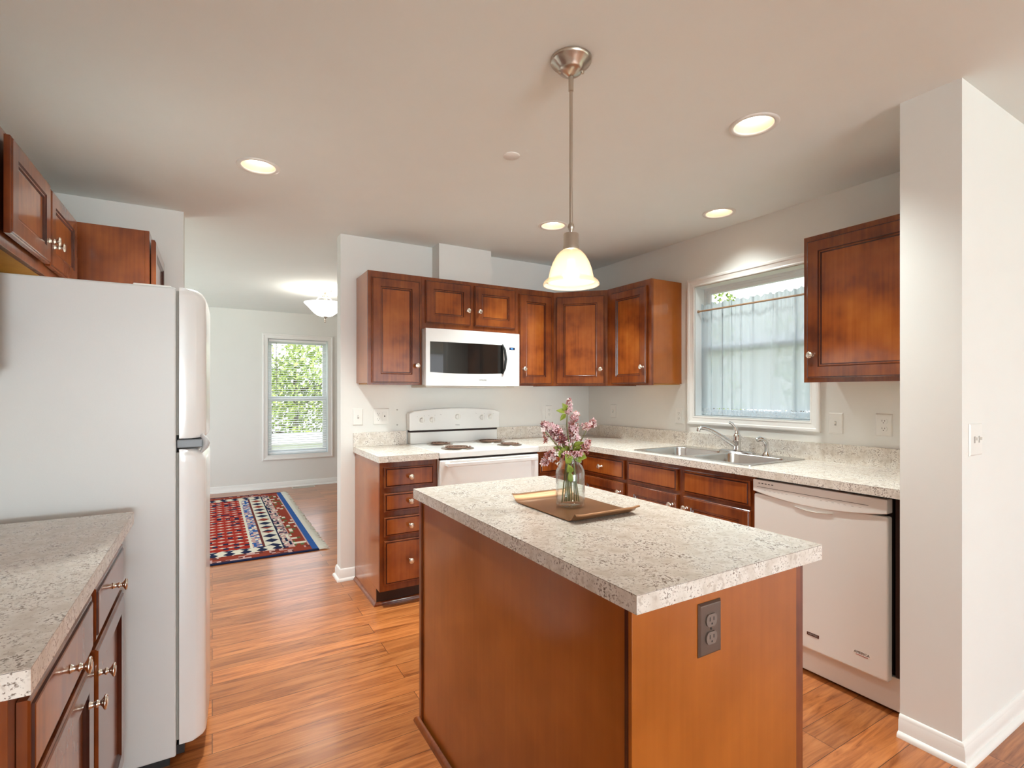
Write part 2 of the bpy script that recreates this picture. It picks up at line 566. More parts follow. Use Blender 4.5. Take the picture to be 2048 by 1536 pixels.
ceiling = struct(bpy.data.objects.new('ceiling', me)); COL.objects.link(ceiling)
struct(MB().prism(PLAN, -0.1, 0.0, plank_mat).build('floor'))
# slab above the can housings keeps the sky out
struct(MB().prism(PLAN, CZ + 0.2, CZ + 0.3, ceil_paint).build('ceiling_slab'))

def wall_hole(name, axis, p0, p1, a0, a1, z0, z1, holes, mat=wall_paint):
    """wall of thickness p0..p1 on an axis, a0..a1 along the other one, with rectangular holes (b0,b1,c0,c1)"""
    mb = MB()
    def bx(s0, s1, t0, t1):
        if s1 - s0 < 1e-5 or t1 - t0 < 1e-5:
            return
        if axis == 'x':
            mb.box(p0, p1, s0, s1, t0, t1, mat)
        else:
            mb.box(s0, s1, p0, p1, t0, t1, mat)
    cur = a0
    for (b0, b1, c0, c1) in sorted(holes):
        bx(cur, b0, z0, z1)
        bx(b0, b1, z0, c0)
        bx(b0, b1, c1, z1)
        cur = b1
    bx(cur, a1, z0, z1)
    o = mb.build(name)
    bm = bmesh.new(); bm.from_mesh(o.data)
    bmesh.ops.remove_doubles(bm, verts=bm.verts, dist=1e-5)
    bm.to_mesh(o.data); bm.free()
    return struct(o)

KW = (1.668, 2.485, 1.155, 2.076)      # kitchen window opening (y0,y1,z0,z1)
DW = (0.660, 1.445, 0.460, 2.064)      # dining window opening (x0,x1,z0,z1)
wall_hole('wall_back', 'y', YB, YB + 0.114, 0.777, XR + 0.15, 0, CZ, [])
wall_hole('wall_left_partition', 'y', 3.742, 3.856, XL - 0.12, -0.152, 0, CZ, [])
wall_hole('wall_left', 'x', XL - 0.12, XL, -7.2, 3.742, 0, CZ, [])
wall_hole('wall_right', 'x', XR, XR + 0.15, 0.934, YB, 0, CZ, [KW])
wall_hole('wall_corner', 'y', 0.745, 0.934, 2.29, 6.2, 0, CZ, [])
wall_hole('wall_far', 'y', YF, YF + 0.15, -2.2, XR + 0.15, 0, CZ, [DW])
wall_hole('wall_dining_right', 'x', XR, XR + 0.15, YB + 0.114, YF, 0, CZ, [])
wall_hole('wall_dining_left', 'x', -2.2, -2.05, 3.742, YF, 0, CZ, [(4.7, 7.1, 0.4, 2.3)])
wall_hole('wall_dining_front', 'y', 3.742, 3.856, -2.2, XL - 0.12, 0, CZ, [])
wall_hole('wall_front', 'y', -7.2, -7.0, XL, 6.2, 0, CZ, [(-0.72, 1.62, 0.4, 2.4), (2.8, 5.2, 0.4, 2.4)])
wall_hole('wall_side', 'x', 6.0, 6.2, -7.0, 0.745, 0, CZ, [(-5.1, -1.7, 0.1, 2.35)])
# boxed duct above the microwave cabinet
struct(MB().box(1.46, 1.90, 3.552, YB, 2.134, CZ, wall_paint).build('wall_duct_chase'))

# baseboards: profile (out, z) extruded along a segment
BB = [(0, 0), (0.028, 0), (0.028, 0.008), (0.024, 0.016), (0.014, 0.021), (0.013, 0.062), (0.010, 0.067), (0.010, 0.071), (0.006, 0.080), (0.0, 0.083)]
def baseboard(name, p0, p1, nrm, e0=0, e1=0):
    """e0/e1: +1 mitres outward past the end, -1 inward, 0 square"""
    p0, p1, nrm = Vector(p0), Vector(p1), Vector(nrm)
    t = (p1 - p0).normalized()
    vs, k = [], len(BB)
    for p, e, s in ((p0, e0, -1), (p1, e1, 1)):
        for (o, z) in BB:
            q = p + nrm * o + t * (s * e * o)
            vs.append((q.x, q.y, z))
    fs = [tuple(range(k))[::-1], tuple(range(k, 2 * k))]
    for i in range(k):
        j = (i + 1) % k
        fs.append((i, j, j + k, i + k))
    return struct(MB().add(vs, fs, trim_paint).build(name, smooth=True, angle=50))
baseboard('baseboard_back', (0.777, YB), (0.874, YB), (0, -1), 1, 0)
baseboard('baseboard_back_end', (0.777, YB + 0.114), (0.777, YB), (-1, 0), 1, 1)
baseboard('baseboard_far', (-2.05, YF), (XR, YF), (0, -1))
baseboard('baseboard_corner_end', (2.29, 0.934), (2.29, 0.745), (-1, 0), 0, 1)
baseboard('baseboard_corner', (2.29, 0.745), (6.0, 0.745), (0, -1), 1, 0)
baseboard('baseboard_left_end', (-0.152, 3.742), (-0.152, 3.856), (1, 0), 0, 1)

# windows
def casing_rings(mb, w, h, cw, mat):
    """picture-frame casing around an opening of size w,h: local origin at opening corner"""
    prof = [(-cw, 0.0), (-cw, 0.016), (-cw + 0.006, 0.019), (-cw + 0.018, 0.019), (-cw + 0.024, 0.014), (-0.016, 0.011), (-0.010, 0.013), (-0.004, 0.012), (-0.004, 0.0)]
    mb.rings(w, h, prof, [mat], cap=False)

def sash_window(name, kind, o, w, h, depth, rail, fw, cw, label):
    """double hung window in a frame: casing, jamb, two sashes with panes"""
    M = frame(kind, o)
    root = MB(M)
    casing_rings(root, w, h, cw, trim_paint)
    win = struct(root.build(name, bevel=0.0), label)
    j = MB(M)
    j.rings(w, h, [(-0.004, 0.001), (-0.004, -depth), (0.02, -depth), (0.02, -depth + 0.03), (0.002, -depth + 0.03), (0.002, 0.001)], [vinyl], cap=False)
    j.build('jamb', win)
    for (b0, b1, z) in ((rail - 0.02, h - 0.006, -depth + 0.022), (0.006, rail + 0.02, -depth + 0.042)):
        s = MB(M)
        s.rings(w - 0.012, b1 - b0, [(0, z - 0.02), (0, z), (fw - 0.006, z), (fw, z - 0.008), (fw, z - 0.02)], [vinyl], x0=0.006, y0=b0, cap=False)
        so = s.build('sash', win)
        g = MB(M)
        g.box(0.006 + fw, w - 0.006 - fw, b0 + fw, b1 - fw, z - 0.013, z - 0.010, win_glass)
        g.build('pane', so)
    return win
sash_window('window_1', 'right', (XR, KW[1], KW[2]), KW[1] - KW[0], KW[3] - KW[2], 0.125, 0.47, 0.042, 0.062, 'double hung window over the sink with sheer half curtain')
sash_window('window_2', 'back', (DW[0], YF, DW[2]), DW[1] - DW[0], DW[3] - DW[2], 0.13, 0.775, 0.05, 0.070, 'tall white double hung window at the far end of the dining room')

# ------------------------------------------------------------------ cabinets
KNOB = [(0.0075, 0.0), (0.009, 0.0015), (0.0068, 0.005), (0.0055, 0.011), (0.0085, 0.0145), (0.0085, 0.0165), (0.0055, 0.019), (0.0052, 0.022),
        (0.010, 0.026), (0.0150, 0.0285), (0.0168, 0.0310), (0.0160, 0.0330), (0.0135, 0.0338), (0.0130, 0.0330), (0.0095, 0.0336), (0.0090, 0.0348), (0.004, 0.0352), (0.0, 0.0353)]

def knob(parent, M, a, b, z):
    mb = MB(M)
    mb.lathe(KNOB, satin, 24, (a, b, z))
    return mb.build('knob', parent, smooth=True, angle=60)

T = 0.020   # door thickness
def door_front(parent, M, a, b, w, h, z0=0.0, kn=None, name='door'):
    """recessed panel door with a glazed bead"""
    fw = 0.057 if min(w, h) > 0.2 else 0.045
    prof = [(0, z0), (0, z0 + T - 0.006), (0.003, z0 + T - 0.003), (0.006, z0 + T - 0.003), (0.008, z0 + T), (fw, z0 + T), (fw + 0.003, z0 + T - 0.005), (fw + 0.006, z0 + T - 0.004),
            (fw + 0.011, z0 + T - 0.004), (fw + 0.014, z0 + T - 0.0095), (fw + 0.016, z0 + T - 0.0095)]
    mats = [cherry, cherry, glaze, cherry, cherry, glaze, cherry, cherry, glaze, glaze, cherry_panel]
    mb = MB(M)
    mb.rings(w, h, prof, mats[:len(prof) - 1] + [cherry_panel], x0=a, y0=b)
    d = mb.build(name, parent)
    if kn:
        knob(d, M, a + kn[0], b + kn[1], z0 + T - 0.0005)
    return d

def drawer_front(parent, M, a, b, w, h, z0=0.0, kn=True, name='drawer'):
    prof = [(0, z0), (0, z0 + T - 0.007), (0.004, z0 + T - 0.004), (0.009, z0 + T - 0.004), (0.011, z0 + T - 0.0065), (0.013, z0 + T - 0.001), (0.016, z0 + T)]
    mats = [cherry, cherry, cherry, glaze, glaze, cherry, cherry_panel]
    mb = MB(M)
    mb.rings(w, h, prof, mats, x0=a, y0=b)
    d = mb.build(name, parent)
    if kn:
        knob(d, M, a + w / 2, b + h / 2, z0 + T - 0.0005)
    return d

def upper_cabinet(label, kind, o, w, h, depth, fronts, name='wall_cabinet', cat='cabinet', under=maple_ply):
    """o: lower left front corner of the face frame (seen from the room)"""
    M = frame(kind, o)
    root = thing(name, label, cat, Vector(o))
    mb = MB(M)
    mb.box(0, w, 0.012, h, -depth, -0.019, veneer)
    mb.build('body', root, bevel=0.0008)
    mb = MB(M)
    mb.box(0.016, w - 0.016, 0.006, 0.0118, -depth, -0.019, under)
    mb.build('underside', root)
    mb = MB(M)
    mb.box(0, w, 0, h, -0.019, 0, cherry)
    mb.build('face_frame', root, bevel=0.0008)
    for (a, b, ww, hh, kn) in fronts:
        door_front(root, M, a, b, ww, hh, 0.001, kn)
    return root

ZU0, ZU1 = 1.374, 2.133
HU = ZU1 - ZU0
fY, fX = YB - 0.307, XR - 0.307
DH = 0.695     # tall door height
# back wall uppers
upper_cabinet('tall cherry wall cabinet with one door beside the end of the back wall', 'back', (0.886, fY, ZU0), 0.374, HU, 0.307,
              [(0.024, 0.014, 0.332, DH + 0.006, (0.305, 0.118))])
upper_cabinet('short cherry wall cabinet with two small doors above the microwave', 'back', (1.2605, fY, 1.770), 0.784, ZU1 - 1.770, 0.307,
              [(0.024, 0.040, 0.347, 0.298, (0.318, 0.105)), (0.405, 0.040, 0.347, 0.298, (0.030, 0.105))])
upper_cabinet('narrow cherry wall cabinet between microwave and corner cabinet', 'back', (2.0450, fY, ZU0), 0.339, HU, 0.307,
              [(0.008, 0.014, 0.300, DH + 0.006, (0.030, 0.118))])
# diagonal corner
xc, yc = XR - 0.610, YB - 0.614
root = thing('wall_cabinet', 'diagonal cherry corner wall cabinet hanging behind the pendant lamp', 'cabinet', (xc + 0.15, yc + 0.15, ZU0))
mb = MB()
g = 0.0015
mb.prism([(xc + g, YB), (xc + g, fY + 0.012), (xc + 0.014, fY + 0.0005), (fX + 0.0005, yc + 0.014), (fX + 0.014, yc + g), (XR, yc + g), (XR, YB)], ZU0, ZU1, cherry)
mb.build('body', root, bevel=0.0008)
L = math.hypot(fX - xc, fY - yc)
M = frame('diag', (xc, fY, ZU0))
door_front(root, M, 0.024, 0.014, L - 0.048, DH + 0.006, -0.003, (L - 0.078, 0.118))
# right of the corner
upper_cabinet('cherry wall cabinet on the window wall between corner cabinet and window', 'right', (fX, yc, ZU0), 0.466, HU, 0.307,
              [(0.058, 0.014, 0.372, DH + 0.006, (0.345, 0.118))])
upper_cabinet('cherry wall cabinet hanging to the right of the sink window', 'right', (fX, 1.530, ZU0), 0.590, HU, 0.307,
              [(0.024, 0.022, 0.540, DH + 0.014, (0.030, 0.118))])
# left wall: cabinet over fridge, tall pantry, neighbour over the counter
ov = upper_cabinet('short cherry wall cabinet with two doors above the refrigerator', 'left', (-0.556, 2.085, 1.772), 1.043, ZU1 - 1.772, 0.304,
              [])
M = frame('left', (-0.556, 2.085, 1.772))
d1 = door_front(ov, M, 0.030, 0.036, 0.435, 0.300, 0.010, (0.405, 0.082))
d2 = door_front(ov, M, 0.505, 0.036, 0.435, 0.300, 0.004, (0.030, 0.082))
upper_cabinet('cherry wall cabinet over the near counter at the picture edge', 'left', (-0.556, 1.02, ZU0), 1.064, HU, 0.304,
              [(0.03, 0.014, 0.48, DH + 0.006, (0.45, 0.118)), (0.535, 0.014, 0.48, DH + 0.006, (0.03, 0.118))])
px0, py0, py1 = -0.272, 3.131, 3.741
root = thing('pantry_cabinet', 'tall cherry pantry cabinet behind the refrigerator', 'cabinet', (px0, py0, 0))
MB().box(XL, px0 - 0.019, py0, py1, 0.0, ZU1, cherry).build('body', root, bevel=0.001)
MB().box(px0 - 0.019, px0, py0, py1, 0.1, ZU1, cherry).build('face_frame', root, bevel=0.001)
M = frame('left', (px0, py0, 0))
door_front(root, M, 0.035, 1.30, 0.55, 0.80, 0.004, (0.50, 0.1))
door_front(root, M, 0.035, 0.13, 0.55, 1.15, 0.004, (0.50, 1.05))

ZB = 0.896     # top of base boxes
def base_cabinet(label, kind, o, w, depth, fronts, toe=0.105, top=None, name='base_cabinet'):
    """o: lower left corner on the floor at the face frame front"""
    M = frame(kind, o)
    root = thing(name, label, 'cabinet', Vector(o))
    mb = MB(M)
    mb.box(0, w, toe, top or ZB, -depth, -0.019, veneer)
    mb.box(0.0, w, 0.0, toe, -depth, -0.075, veneer)
    mb.build('body', root, bevel=0.0008)
    mb = MB(M)
    mb.box(0, w, toe, ZB, -0.019, 0, cherry)
    mb.build('face_frame', root, bevel=0.0008)
    mb = MB(M)
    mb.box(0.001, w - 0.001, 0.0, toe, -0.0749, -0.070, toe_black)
    mb.build('toe_kick', root)
    for fr in fronts:
        if fr[0] == 'drawer':
            drawer_front(root, M, *fr[1:5], 0.001, fr[5] if len(fr) > 5 else True)
        else:
            door_front(root, M, *fr[1:5], 0.001, fr[5])
    return root

def shoe(parent, p0, p1, nrm, mat=cherry, e0=0, e1=0):
    """quarter round shoe moulding"""
    p0, p1, nrm = Vector(p0), Vector(p1), Vector(nrm)
    t = (p1 - p0).normalized()
    prof = [(0, 0), (0.018, 0)] + [(0.018 * math.cos(q), 0.021 * math.sin(q)) for q in (0.3, 0.6, 0.9, 1.2)] + [(0.004, 0.021), (0, 0.021)]
    k = len(prof)
    vs = []
    for p, e, s in ((p0, e0, -1), (p1, e1, 1)):
        for (o, z) in prof:
            q = p + nrm * o + t * (s * e * o)
            vs.append((q.x, q.y, z))
    fs = [tuple(range(k))[::-1], tuple(range(k, 2 * k))] + [(i, (i + 1) % k, (i + 1) % k + k, i + k) for i in range(k)]
    return MB().add(vs, fs, mat).build('shoe_moulding', parent, smooth=True, angle=50)

bY = YB - 0.615     # face frame front of back wall bases
bX = XR - 0.610     # face frame front of window wall bases
c = base_cabinet('cherry base cabinet with a stack of four drawers left of the range', 'back', (0.876, bY, 0), 0.374, 0.615,
             [('drawer', 0.026, 0.738, 0.322, 0.125), ('drawer', 0.026, 0.592, 0.322, 0.112), ('drawer', 0.026, 0.440, 0.322, 0.118), ('drawer', 0.026, 0.146, 0.322, 0.268)])
shoe(c, (0.876, YB - 0.026), (0.876, bY + 0.070), (-1, 0), e1=1)
shoe(c, (0.876, bY + 0.070), (1.249, bY + 0.070), (0, -1), e0=1)
base_cabinet('cherry base cabinet in the corner right of the range', 'back', (2.0135, bY, 0), bX - 2.0135 - 0.002, 0.615,
             [('drawer', 0.024, 0.738, 0.27, 0.125), ('door', 0.024, 0.135, 0.27, 0.575, (0.03, 0.52))])
base_cabinet('cherry base cabinet on the window wall between corner and sink cabinet', 'right', (bX, bY, 0), bY - 2.533, 0.610,
             [('drawer', 0.085, 0.738, 0.44, 0.130), ('door', 0.085, 0.135, 0.44, 0.582, (0.41, 0.52))])
base_cabinet('cherry sink base cabinet with two false drawer fronts and two doors', 'right', (bX, 2.531, 0), 0.924, 0.610,
             [('drawer', 0.020, 0.738, 0.412, 0.130, False), ('drawer', 0.478, 0.738, 0.428, 0.130, False),
              ('door', 0.020, 0.135, 0.412, 0.582, (0.38, 0.52)), ('door', 0.478, 0.135, 0.428, 0.582, (0.03, 0.52))], top=0.765)
# filler beside the dishwasher
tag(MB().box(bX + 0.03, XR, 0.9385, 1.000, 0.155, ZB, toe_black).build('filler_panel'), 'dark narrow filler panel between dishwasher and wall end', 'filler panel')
# left run
lX = -0.264
base_cabinet('cherry base cabinet at the near end of the counter by the refrigerator', 'left', (lX, 1.04, 0), 0.544, 0.594,
             [('drawer', 0.034, 0.706, 0.484, 0.132), ('door', 0.034, 0.135, 0.484, 0.553, (0.42, 0.47))])
base_cabinet('cherry base cabinet next to the refrigerator under the near counter', 'left', (lX, 1.586, 0), 0.462, 0.594,
             [('drawer', 0.015, 0.706, 0.440, 0.132), ('door', 0.015, 0.135, 0.440, 0.553, (-0.02 + 0.03, 0.49))])
tag(MB().box(XL, -0.33, 1.012, 1.0385, 0.0, ZB, veneer).build('end_panel', bevel=0.001), 'cherry end panel closing the near counter base', 'panel')

# island
root = thing('kitchen_island', 'cherry island cabinet under the speckled laminate top', 'island', (1.0, 1.35, 0))
ix0, ix1, iy0, iy1 = 0.720, 1.287, 0.752, 1.950
MB().box(ix0 + 0.004, ix1, iy0 + 0.011, iy1 - 0.006, 0.0, 0.8955, veneer).build('body', root)
MB().box(ix0, ix1, iy0, iy0 + 0.0108, 0.0, 0.8955, veneer).build('end_panel', root, bevel=0.0012)
mb = MB()
mb.box(ix0 - 0.004, ix0 + 0.0035, iy1 - 0.020, iy1, 0.0, 0.8955, cherry)
mb.build('corner_trim', root, bevel=0.001)
MB().box(ix0 - 0.001, ix0 + 0.0038, iy0 + 0.0109, iy0 + 0.020, 0.0, 0.8955, glaze).build('corner_trim', root)
MB().box(ix1 + 0.0002, ix1 + 0.019, iy0 + 0.001, iy1, 0.105, 0.8955, cherry).build('face_frame', root)
M = frame('left', (ix1 + 0.019, iy0 - 0.003, 0))
for k in range(2):
    door_front(root, M, 0.006 + k * 0.595, 0.115, 0.575, 0.770, 0.0, (0.54 if k == 0 else 0.03, 0.70))
shoe(root, (ix0 - 0.004, iy1), (ix0 - 0.004, iy0), (-1, 0), e0=1, e1=1)
shoe(root, (ix0 - 0.004, iy0), (ix1, iy0), (0, -1), e0=1)

# ------------------------------------------------------------------ countertops
def slab(mb, poly, z0, z1):
    """laminate slab with a hairline dark seam under the top sheet"""
    cx = sum(p[0] for p in poly) / len(poly); cy = sum(p[1] for p in poly) / len(poly)
    mb.prism(poly, z0, z1 - 0.0016, lam)
    mb.prism(poly, z1 - 0.0016, z1 - 0.0006, seam)
    mb.prism(poly, z1 - 0.0006, z1, lam)

def rect(x0, x1, y0, y1):
    return [(x0, y0), (x1, y0), (x1, y1), (x0, y1)]

cF = bY - 0.034    # front edge of back counter
cX = bX - 0.038    # front edge of window wall counter
TH = 0.038
mb = MB(); slab(mb, rect(0.862, 1.2485, cF, YB), ZB + 0.001, ZC)
root = tag(mb.build('countertop'), 'small speckled laminate countertop left of the range', 'countertop')
mb = MB(); mb.box(0.862, 1.2485, YB - 0.019, YB, ZC + 0.0003, ZC + 0.100, lam)
mb.build('backsplash', root, bevel=0.001)

SK = (2.415, 2.945, 1.660, 2.520)   # sink outline
mb = MB()
hx0, hx1, hy0, hy1 = SK[0] + 0.02, SK[1] - 0.02, SK[2] + 0.02, SK[3] - 0.02
slab(mb, rect(2.0105, XR, cF, YB), ZB + 0.001, ZC)
slab(mb, rect(cX, XR, hy1, cF), ZB + 0.001, ZC)
slab(mb, rect(cX, hx0, hy0, hy1), ZB + 0.001, ZC)
slab(mb, rect(hx1, XR, hy0, hy1), ZB + 0.001, ZC)
slab(mb, rect(cX, XR, 0.9385, hy0), ZB + 0.001, ZC)
root = tag(mb.build('countertop'), 'long speckled laminate countertop along the window wall with sink', 'countertop')
mb = MB()
mb.box(XR - 0.019, XR, 0.9385, YB - 0.019, ZC + 0.0003, ZC + 0.100, lam)
mb.box(2.0105, XR, YB - 0.019, YB, ZC + 0.0003, ZC + 0.100, lam)
mb.build('backsplash', root)

mb = MB(); slab(mb, rect(0.698, 1.338, 0.716, 1.969), 0.8960, 0.934)
tag(mb.build('countertop'), 'white speckled laminate island top with copper tray on it', 'countertop')
mb = MB(); slab(mb, rect(XL, -0.219, 0.957, 2.046), ZB + 0.001, ZC)
tag(mb.build('countertop'), 'speckled laminate countertop beside the refrigerator', 'countertop')

# ------------------------------------------------------------------ sink and tap
root = thing('sink', 'stainless steel double bowl sink set into the window counter', 'sink', (2.68, 2.09, ZC))
M = frame('flat', (SK[0], SK[2], ZC))
W, H = SK[1] - SK[0], SK[3] - SK[2]
def rrect(x0, x1, y0, y1, r, seg=6):
    pts = []
    for (cx, cy, a) in ((x1 - r, y0 + r, -PI / 2), (x1 - r, y1 - r, 0), (x0 + r, y1 - r, PI / 2), (x0 + r, y0 + r, PI)):
        for i in range(seg + 1):
            t = a + PI / 2 * i / seg
            pts.append((cx + r * math.cos(t), cy + r * math.sin(t)))
    return pts
# deck with two bowl holes, as a filled curve
cu = bpy.data.curves.new('c', 'CURVE'); cu.dimensions = '2D'; cu.fill_mode = 'BOTH'; cu.extrude = 0.0012
poly2d(rrect(SK[0], SK[1], SK[2], SK[3], 0.025))
B1 = (SK[0] + 0.035, SK[1] - 0.115, SK[2] + 0.035, 2.075)
B2 = (SK[0] + 0.035, SK[1] - 0.115, 2.115, SK[3] - 0.035)
for B in (B1, B2):
    poly2d(rrect(*B, 0.06))
tmp = bpy.data.objects.new('c', cu); COL.objects.link(tmp)
me = bpy.data.meshes.new_from_object(tmp.evaluated_get(bpy.context.evaluated_depsgraph_get()))
vs = [(v.co.x, v.co.y, v.co.z + ZC + 0.0045) for v in me.vertices]; fs = [tuple(p.vertices) for p in me.polygons]
bpy.data.objects.remove(tmp); bpy.data.curves.remove(cu); bpy.data.meshes.remove(me)
mb = MB(); mb.add(vs, fs, steel)
k = rrect(SK[0], SK[1], SK[2], SK[3], 0.025)
nn = len(k)
mb.add([(x, y, ZC + 0.0005) for x, y in k] + [(x, y, ZC + 0.0045) for x, y in k], [(i, (i + 1) % nn, (i + 1) % nn + nn, i + nn) for i in range(nn)], steel)
mb.build('rim', root)
for B in (B1, B2):
    mb = MB()
    loops = [(0.0, ZC + 0.0057, 0.06), (0.004, ZC + 0.001, 0.058), (0.012, ZC - 0.13, 0.055), (0.03, ZC - 0.155, 0.05), (0.10, ZC - 0.162, 0.03)]
    vs = []
    for ins, z, r in loops:
        vs += [(x, y, z) for x, y in rrect(B[0] + ins, B[1] - ins, B[2] + ins, B[3] - ins, r)]
    fs = []
    for j in range(len(loops) - 1):
        for i in range(nn):
            fs.append((j * nn + i, j * nn + (i + 1) % nn, (j + 1) * nn + (i + 1) % nn, (j + 1) * nn + i))
    fs.append(tuple((len(loops) - 1) * nn + i for i in range(nn)))
    mb.add(vs, fs, steel)
    bo = mb.build('bowl', root, smooth=True, angle=70)
    mb = MB()
    cx, cy = (B[0] + B[1]) / 2, (B[2] + B[3]) / 2
    mb.lathe([(0.0, 0.003), (0.03, 0.002), (0.042, 0.004), (0.045, 0.0)], chrome, 24, (cx, cy, ZC - 0.162))
    mb.build('drain', bo, smooth=True)

fx, fy, fz = 2.888, 2.072, ZC + 0.0058
root = thing('faucet', 'chrome single lever kitchen faucet at the back of the sink', 'faucet', (fx, fy, fz))
mb = MB()
pl = rrect(fx - 0.030, fx + 0.030, fy - 0.125, fy + 0.125, 0.029)
nn = len(pl)
vs = [(x, y, fz) for x, y in pl] + [(x, y, fz + 0.006) for x, y in pl] + [(fx + (x - fx) * .7, fy + (y - fy) * .9, fz + 0.013) for x, y in pl]
fs = [(j * nn + i, j * nn + (i + 1) % nn, (j + 1) * nn + (i + 1) % nn, (j + 1) * nn + i) for j in range(2) for i in range(nn)] + [tuple(2 * nn + i for i in range(nn)), tuple(range(nn))[::-1]]
mb.add(vs, fs, chrome); mb.build('base_plate', root, smooth=True, angle=50)
mb = MB(); mb.lathe([(0.0265, 0.012), (0.024, 0.02), (0.0235, 0.070), (0.025, 0.074), (0.0235, 0.078), (0.023, 0.100), (0.018, 0.116), (0.0, 0.122)], chrome, 28, (fx, fy, fz))
mb.build('body', root, smooth=True, angle=60)
mb = MB()
mb.tube([(fx - 0.012, fy + 0.006, fz + 0.045), (fx - 0.045, fy + 0.022, fz + 0.068), (fx - 0.095, fy + 0.054, fz + 0.108), (fx - 0.140, fy + 0.080, fz + 0.138), (fx - 0.175, fy + 0.100, fz + 0.152),
         (fx - 0.200, fy + 0.113, fz + 0.156), (fx - 0.214, fy + 0.120, fz + 0.152), (fx - 0.217, fy + 0.122, fz + 0.132)],
        [0.015, 0.0145, 0.0135, 0.0125, 0.012, 0.012, 0.012, 0.0115], chrome, 16)
mb.build('spout', root, smooth=True, angle=60)
mb = MB()
mb.tube([(fx, fy, fz + 0.105), (fx + 0.002, fy + 0.004, fz + 0.130), (fx - 0.004, fy + 0.012, fz + 0.158), (fx - 0.018, fy + 0.024, fz + 0.182), (fx - 0.030, fy + 0.034, fz + 0.190)],
        [0.017, 0.014, 0.0105, 0.009, 0.008], chrome, 14)
mb.build('lever', root, smooth=True, angle=60)
sx, sy = 2.895, 1.876
root = thing('sprayer', 'small chrome side sprayer standing right of the faucet', 'sprayer', (sx, sy, fz))
mb = MB(); mb.lathe([(0.026, 0.0), (0.024, 0.006), (0.015, 0.018), (0.013, 0.022)], chrome, 20, (sx, sy, fz)); mb.build('base', root, smooth=True)
mb = MB(); mb.tube([(sx, sy, fz + 0.018), (sx, sy, fz + 0.05), (sx - 0.002, sy, fz + 0.074), (sx - 0.014, sy + 0.008, fz + 0.094), (sx - 0.034, sy + 0.02, fz + 0.100), (sx - 0.050, sy + 0.030, fz + 0.092)],
                   [0.0125, 0.0115, 0.0135, 0.016, 0.016, 0.0135], chrome, 14)
mb.build('spray_head', root, smooth=True, angle=60)

# ------------------------------------------------------------------ refrigerator
root = thing('refrigerator', 'white top freezer refrigerator between counter and pantry', 'refrigerator', (-0.45, 2.52, 0))
FY0, FY1 = 2.150, 2.905
MB().box(-0.82, -0.110, FY0, FY1, 0.035, 1.692, white_textured).build('body', root, bevel=0.006, seg=3)
mb = MB(); mb.box(-0.80, -0.13, FY0 + 0.02, FY1 - 0.02, 0.0, 0.0345, black); mb.build('base_grille', root)
mb = MB(); mb.box(-0.235, -0.125, FY0 + 0.02, FY0 + 0.085, 1.6925, 1.700, white_plastic); mb.build('hinge_cover', root, bevel=0.003)
def fridge_door(name, z0, z1):
    mb = MB(); mb.box(-0.1095, -0.102, FY0 + 0.012, FY1 - 0.012, z0 + 0.012, z1 - 0.012, gasket); mb.build('gasket', root)
    # convex door: rows across Y give the bow
    mb = MB()
    ny, pts = 16, []
    def fx_(y):
        t = (y - FY0) / (FY1 - FY0) * 2 - 1
        return -0.008 - 0.014 * t * t - 0.030 * max(0, abs(t) - 0.90) / 0.10 * max(0, abs(t) - 0.90) / 0.10
    poly = [(-0.101, FY0), (-0.101, FY1)]
    n2 = 28
    ys = [FY1 - (FY1 - FY0) * (0.5 - 0.5 * math.cos(PI * i / n2)) for i in range(n2 + 1)]
    poly = [(-0.101, FY1)] + [(fx_(y), y) for y in ys] + [(-0.101, FY0)]
    poly = poly[::-1]
    k = len(poly)
    loops = [(z0, 0.010), (z0 + 0.004, 0.003), (z0 + 0.012, 0.0), (z1 - 0.045, 0.0), (z1 - 0.026, 0.004), (z1 - 0.012, 0.012), (z1 - 0.003, 0.026), (z1, 0.040)]
    vs = []
    for z, ins in loops:
        for (x, y) in poly:
            xx = x if x < -0.1 else max(-0.1, x - ins)
            vs.append((xx, y, z))
    fs = []
    for j in range(len(loops) - 1):
        for i in range(k):
            fs.append((j * k + i, j * k + (i + 1) % k, (j + 1) * k + (i + 1) % k, (j + 1) * k + i))
    fs.append(tuple(range(k))[::-1]); fs.append(tuple((len(loops) - 1) * k + i for i in range(k)))
    mb.add(vs, fs, white_enamel)
    return mb.build(name, root, smooth=True, angle=40)
dtop = fridge_door('freezer_door', 1.158, 1.694)
dbot = fridge_door('door', 0.075, 1.120)
mb = MB(); mb.box(-0.108, -0.030, FY0 + 0.004, FY1 - 0.004, 1.124, 1.154, grey_plastic); mb.build('door_divider', root, bevel=0.004)
mb = MB()
mb.tube([(-0.034, FY0 + 0.014, 1.170), (-0.022, FY0 + 0.012, 1.152), (-0.018, FY0 + 0.012, 1.139), (-0.022, FY0 + 0.012, 1.124), (-0.034, FY0 + 0.014, 1.106)], [0.005, 0.010, 0.012, 0.010, 0.005], grey_light, 12)
mb.build('handle', root, smooth=True)
mb = MB(); mb.box(-0.109, -0.085, FY0 + 0.006, FY0 + 0.05, 0.040, 0.072, black); mb.build('hinge', root)

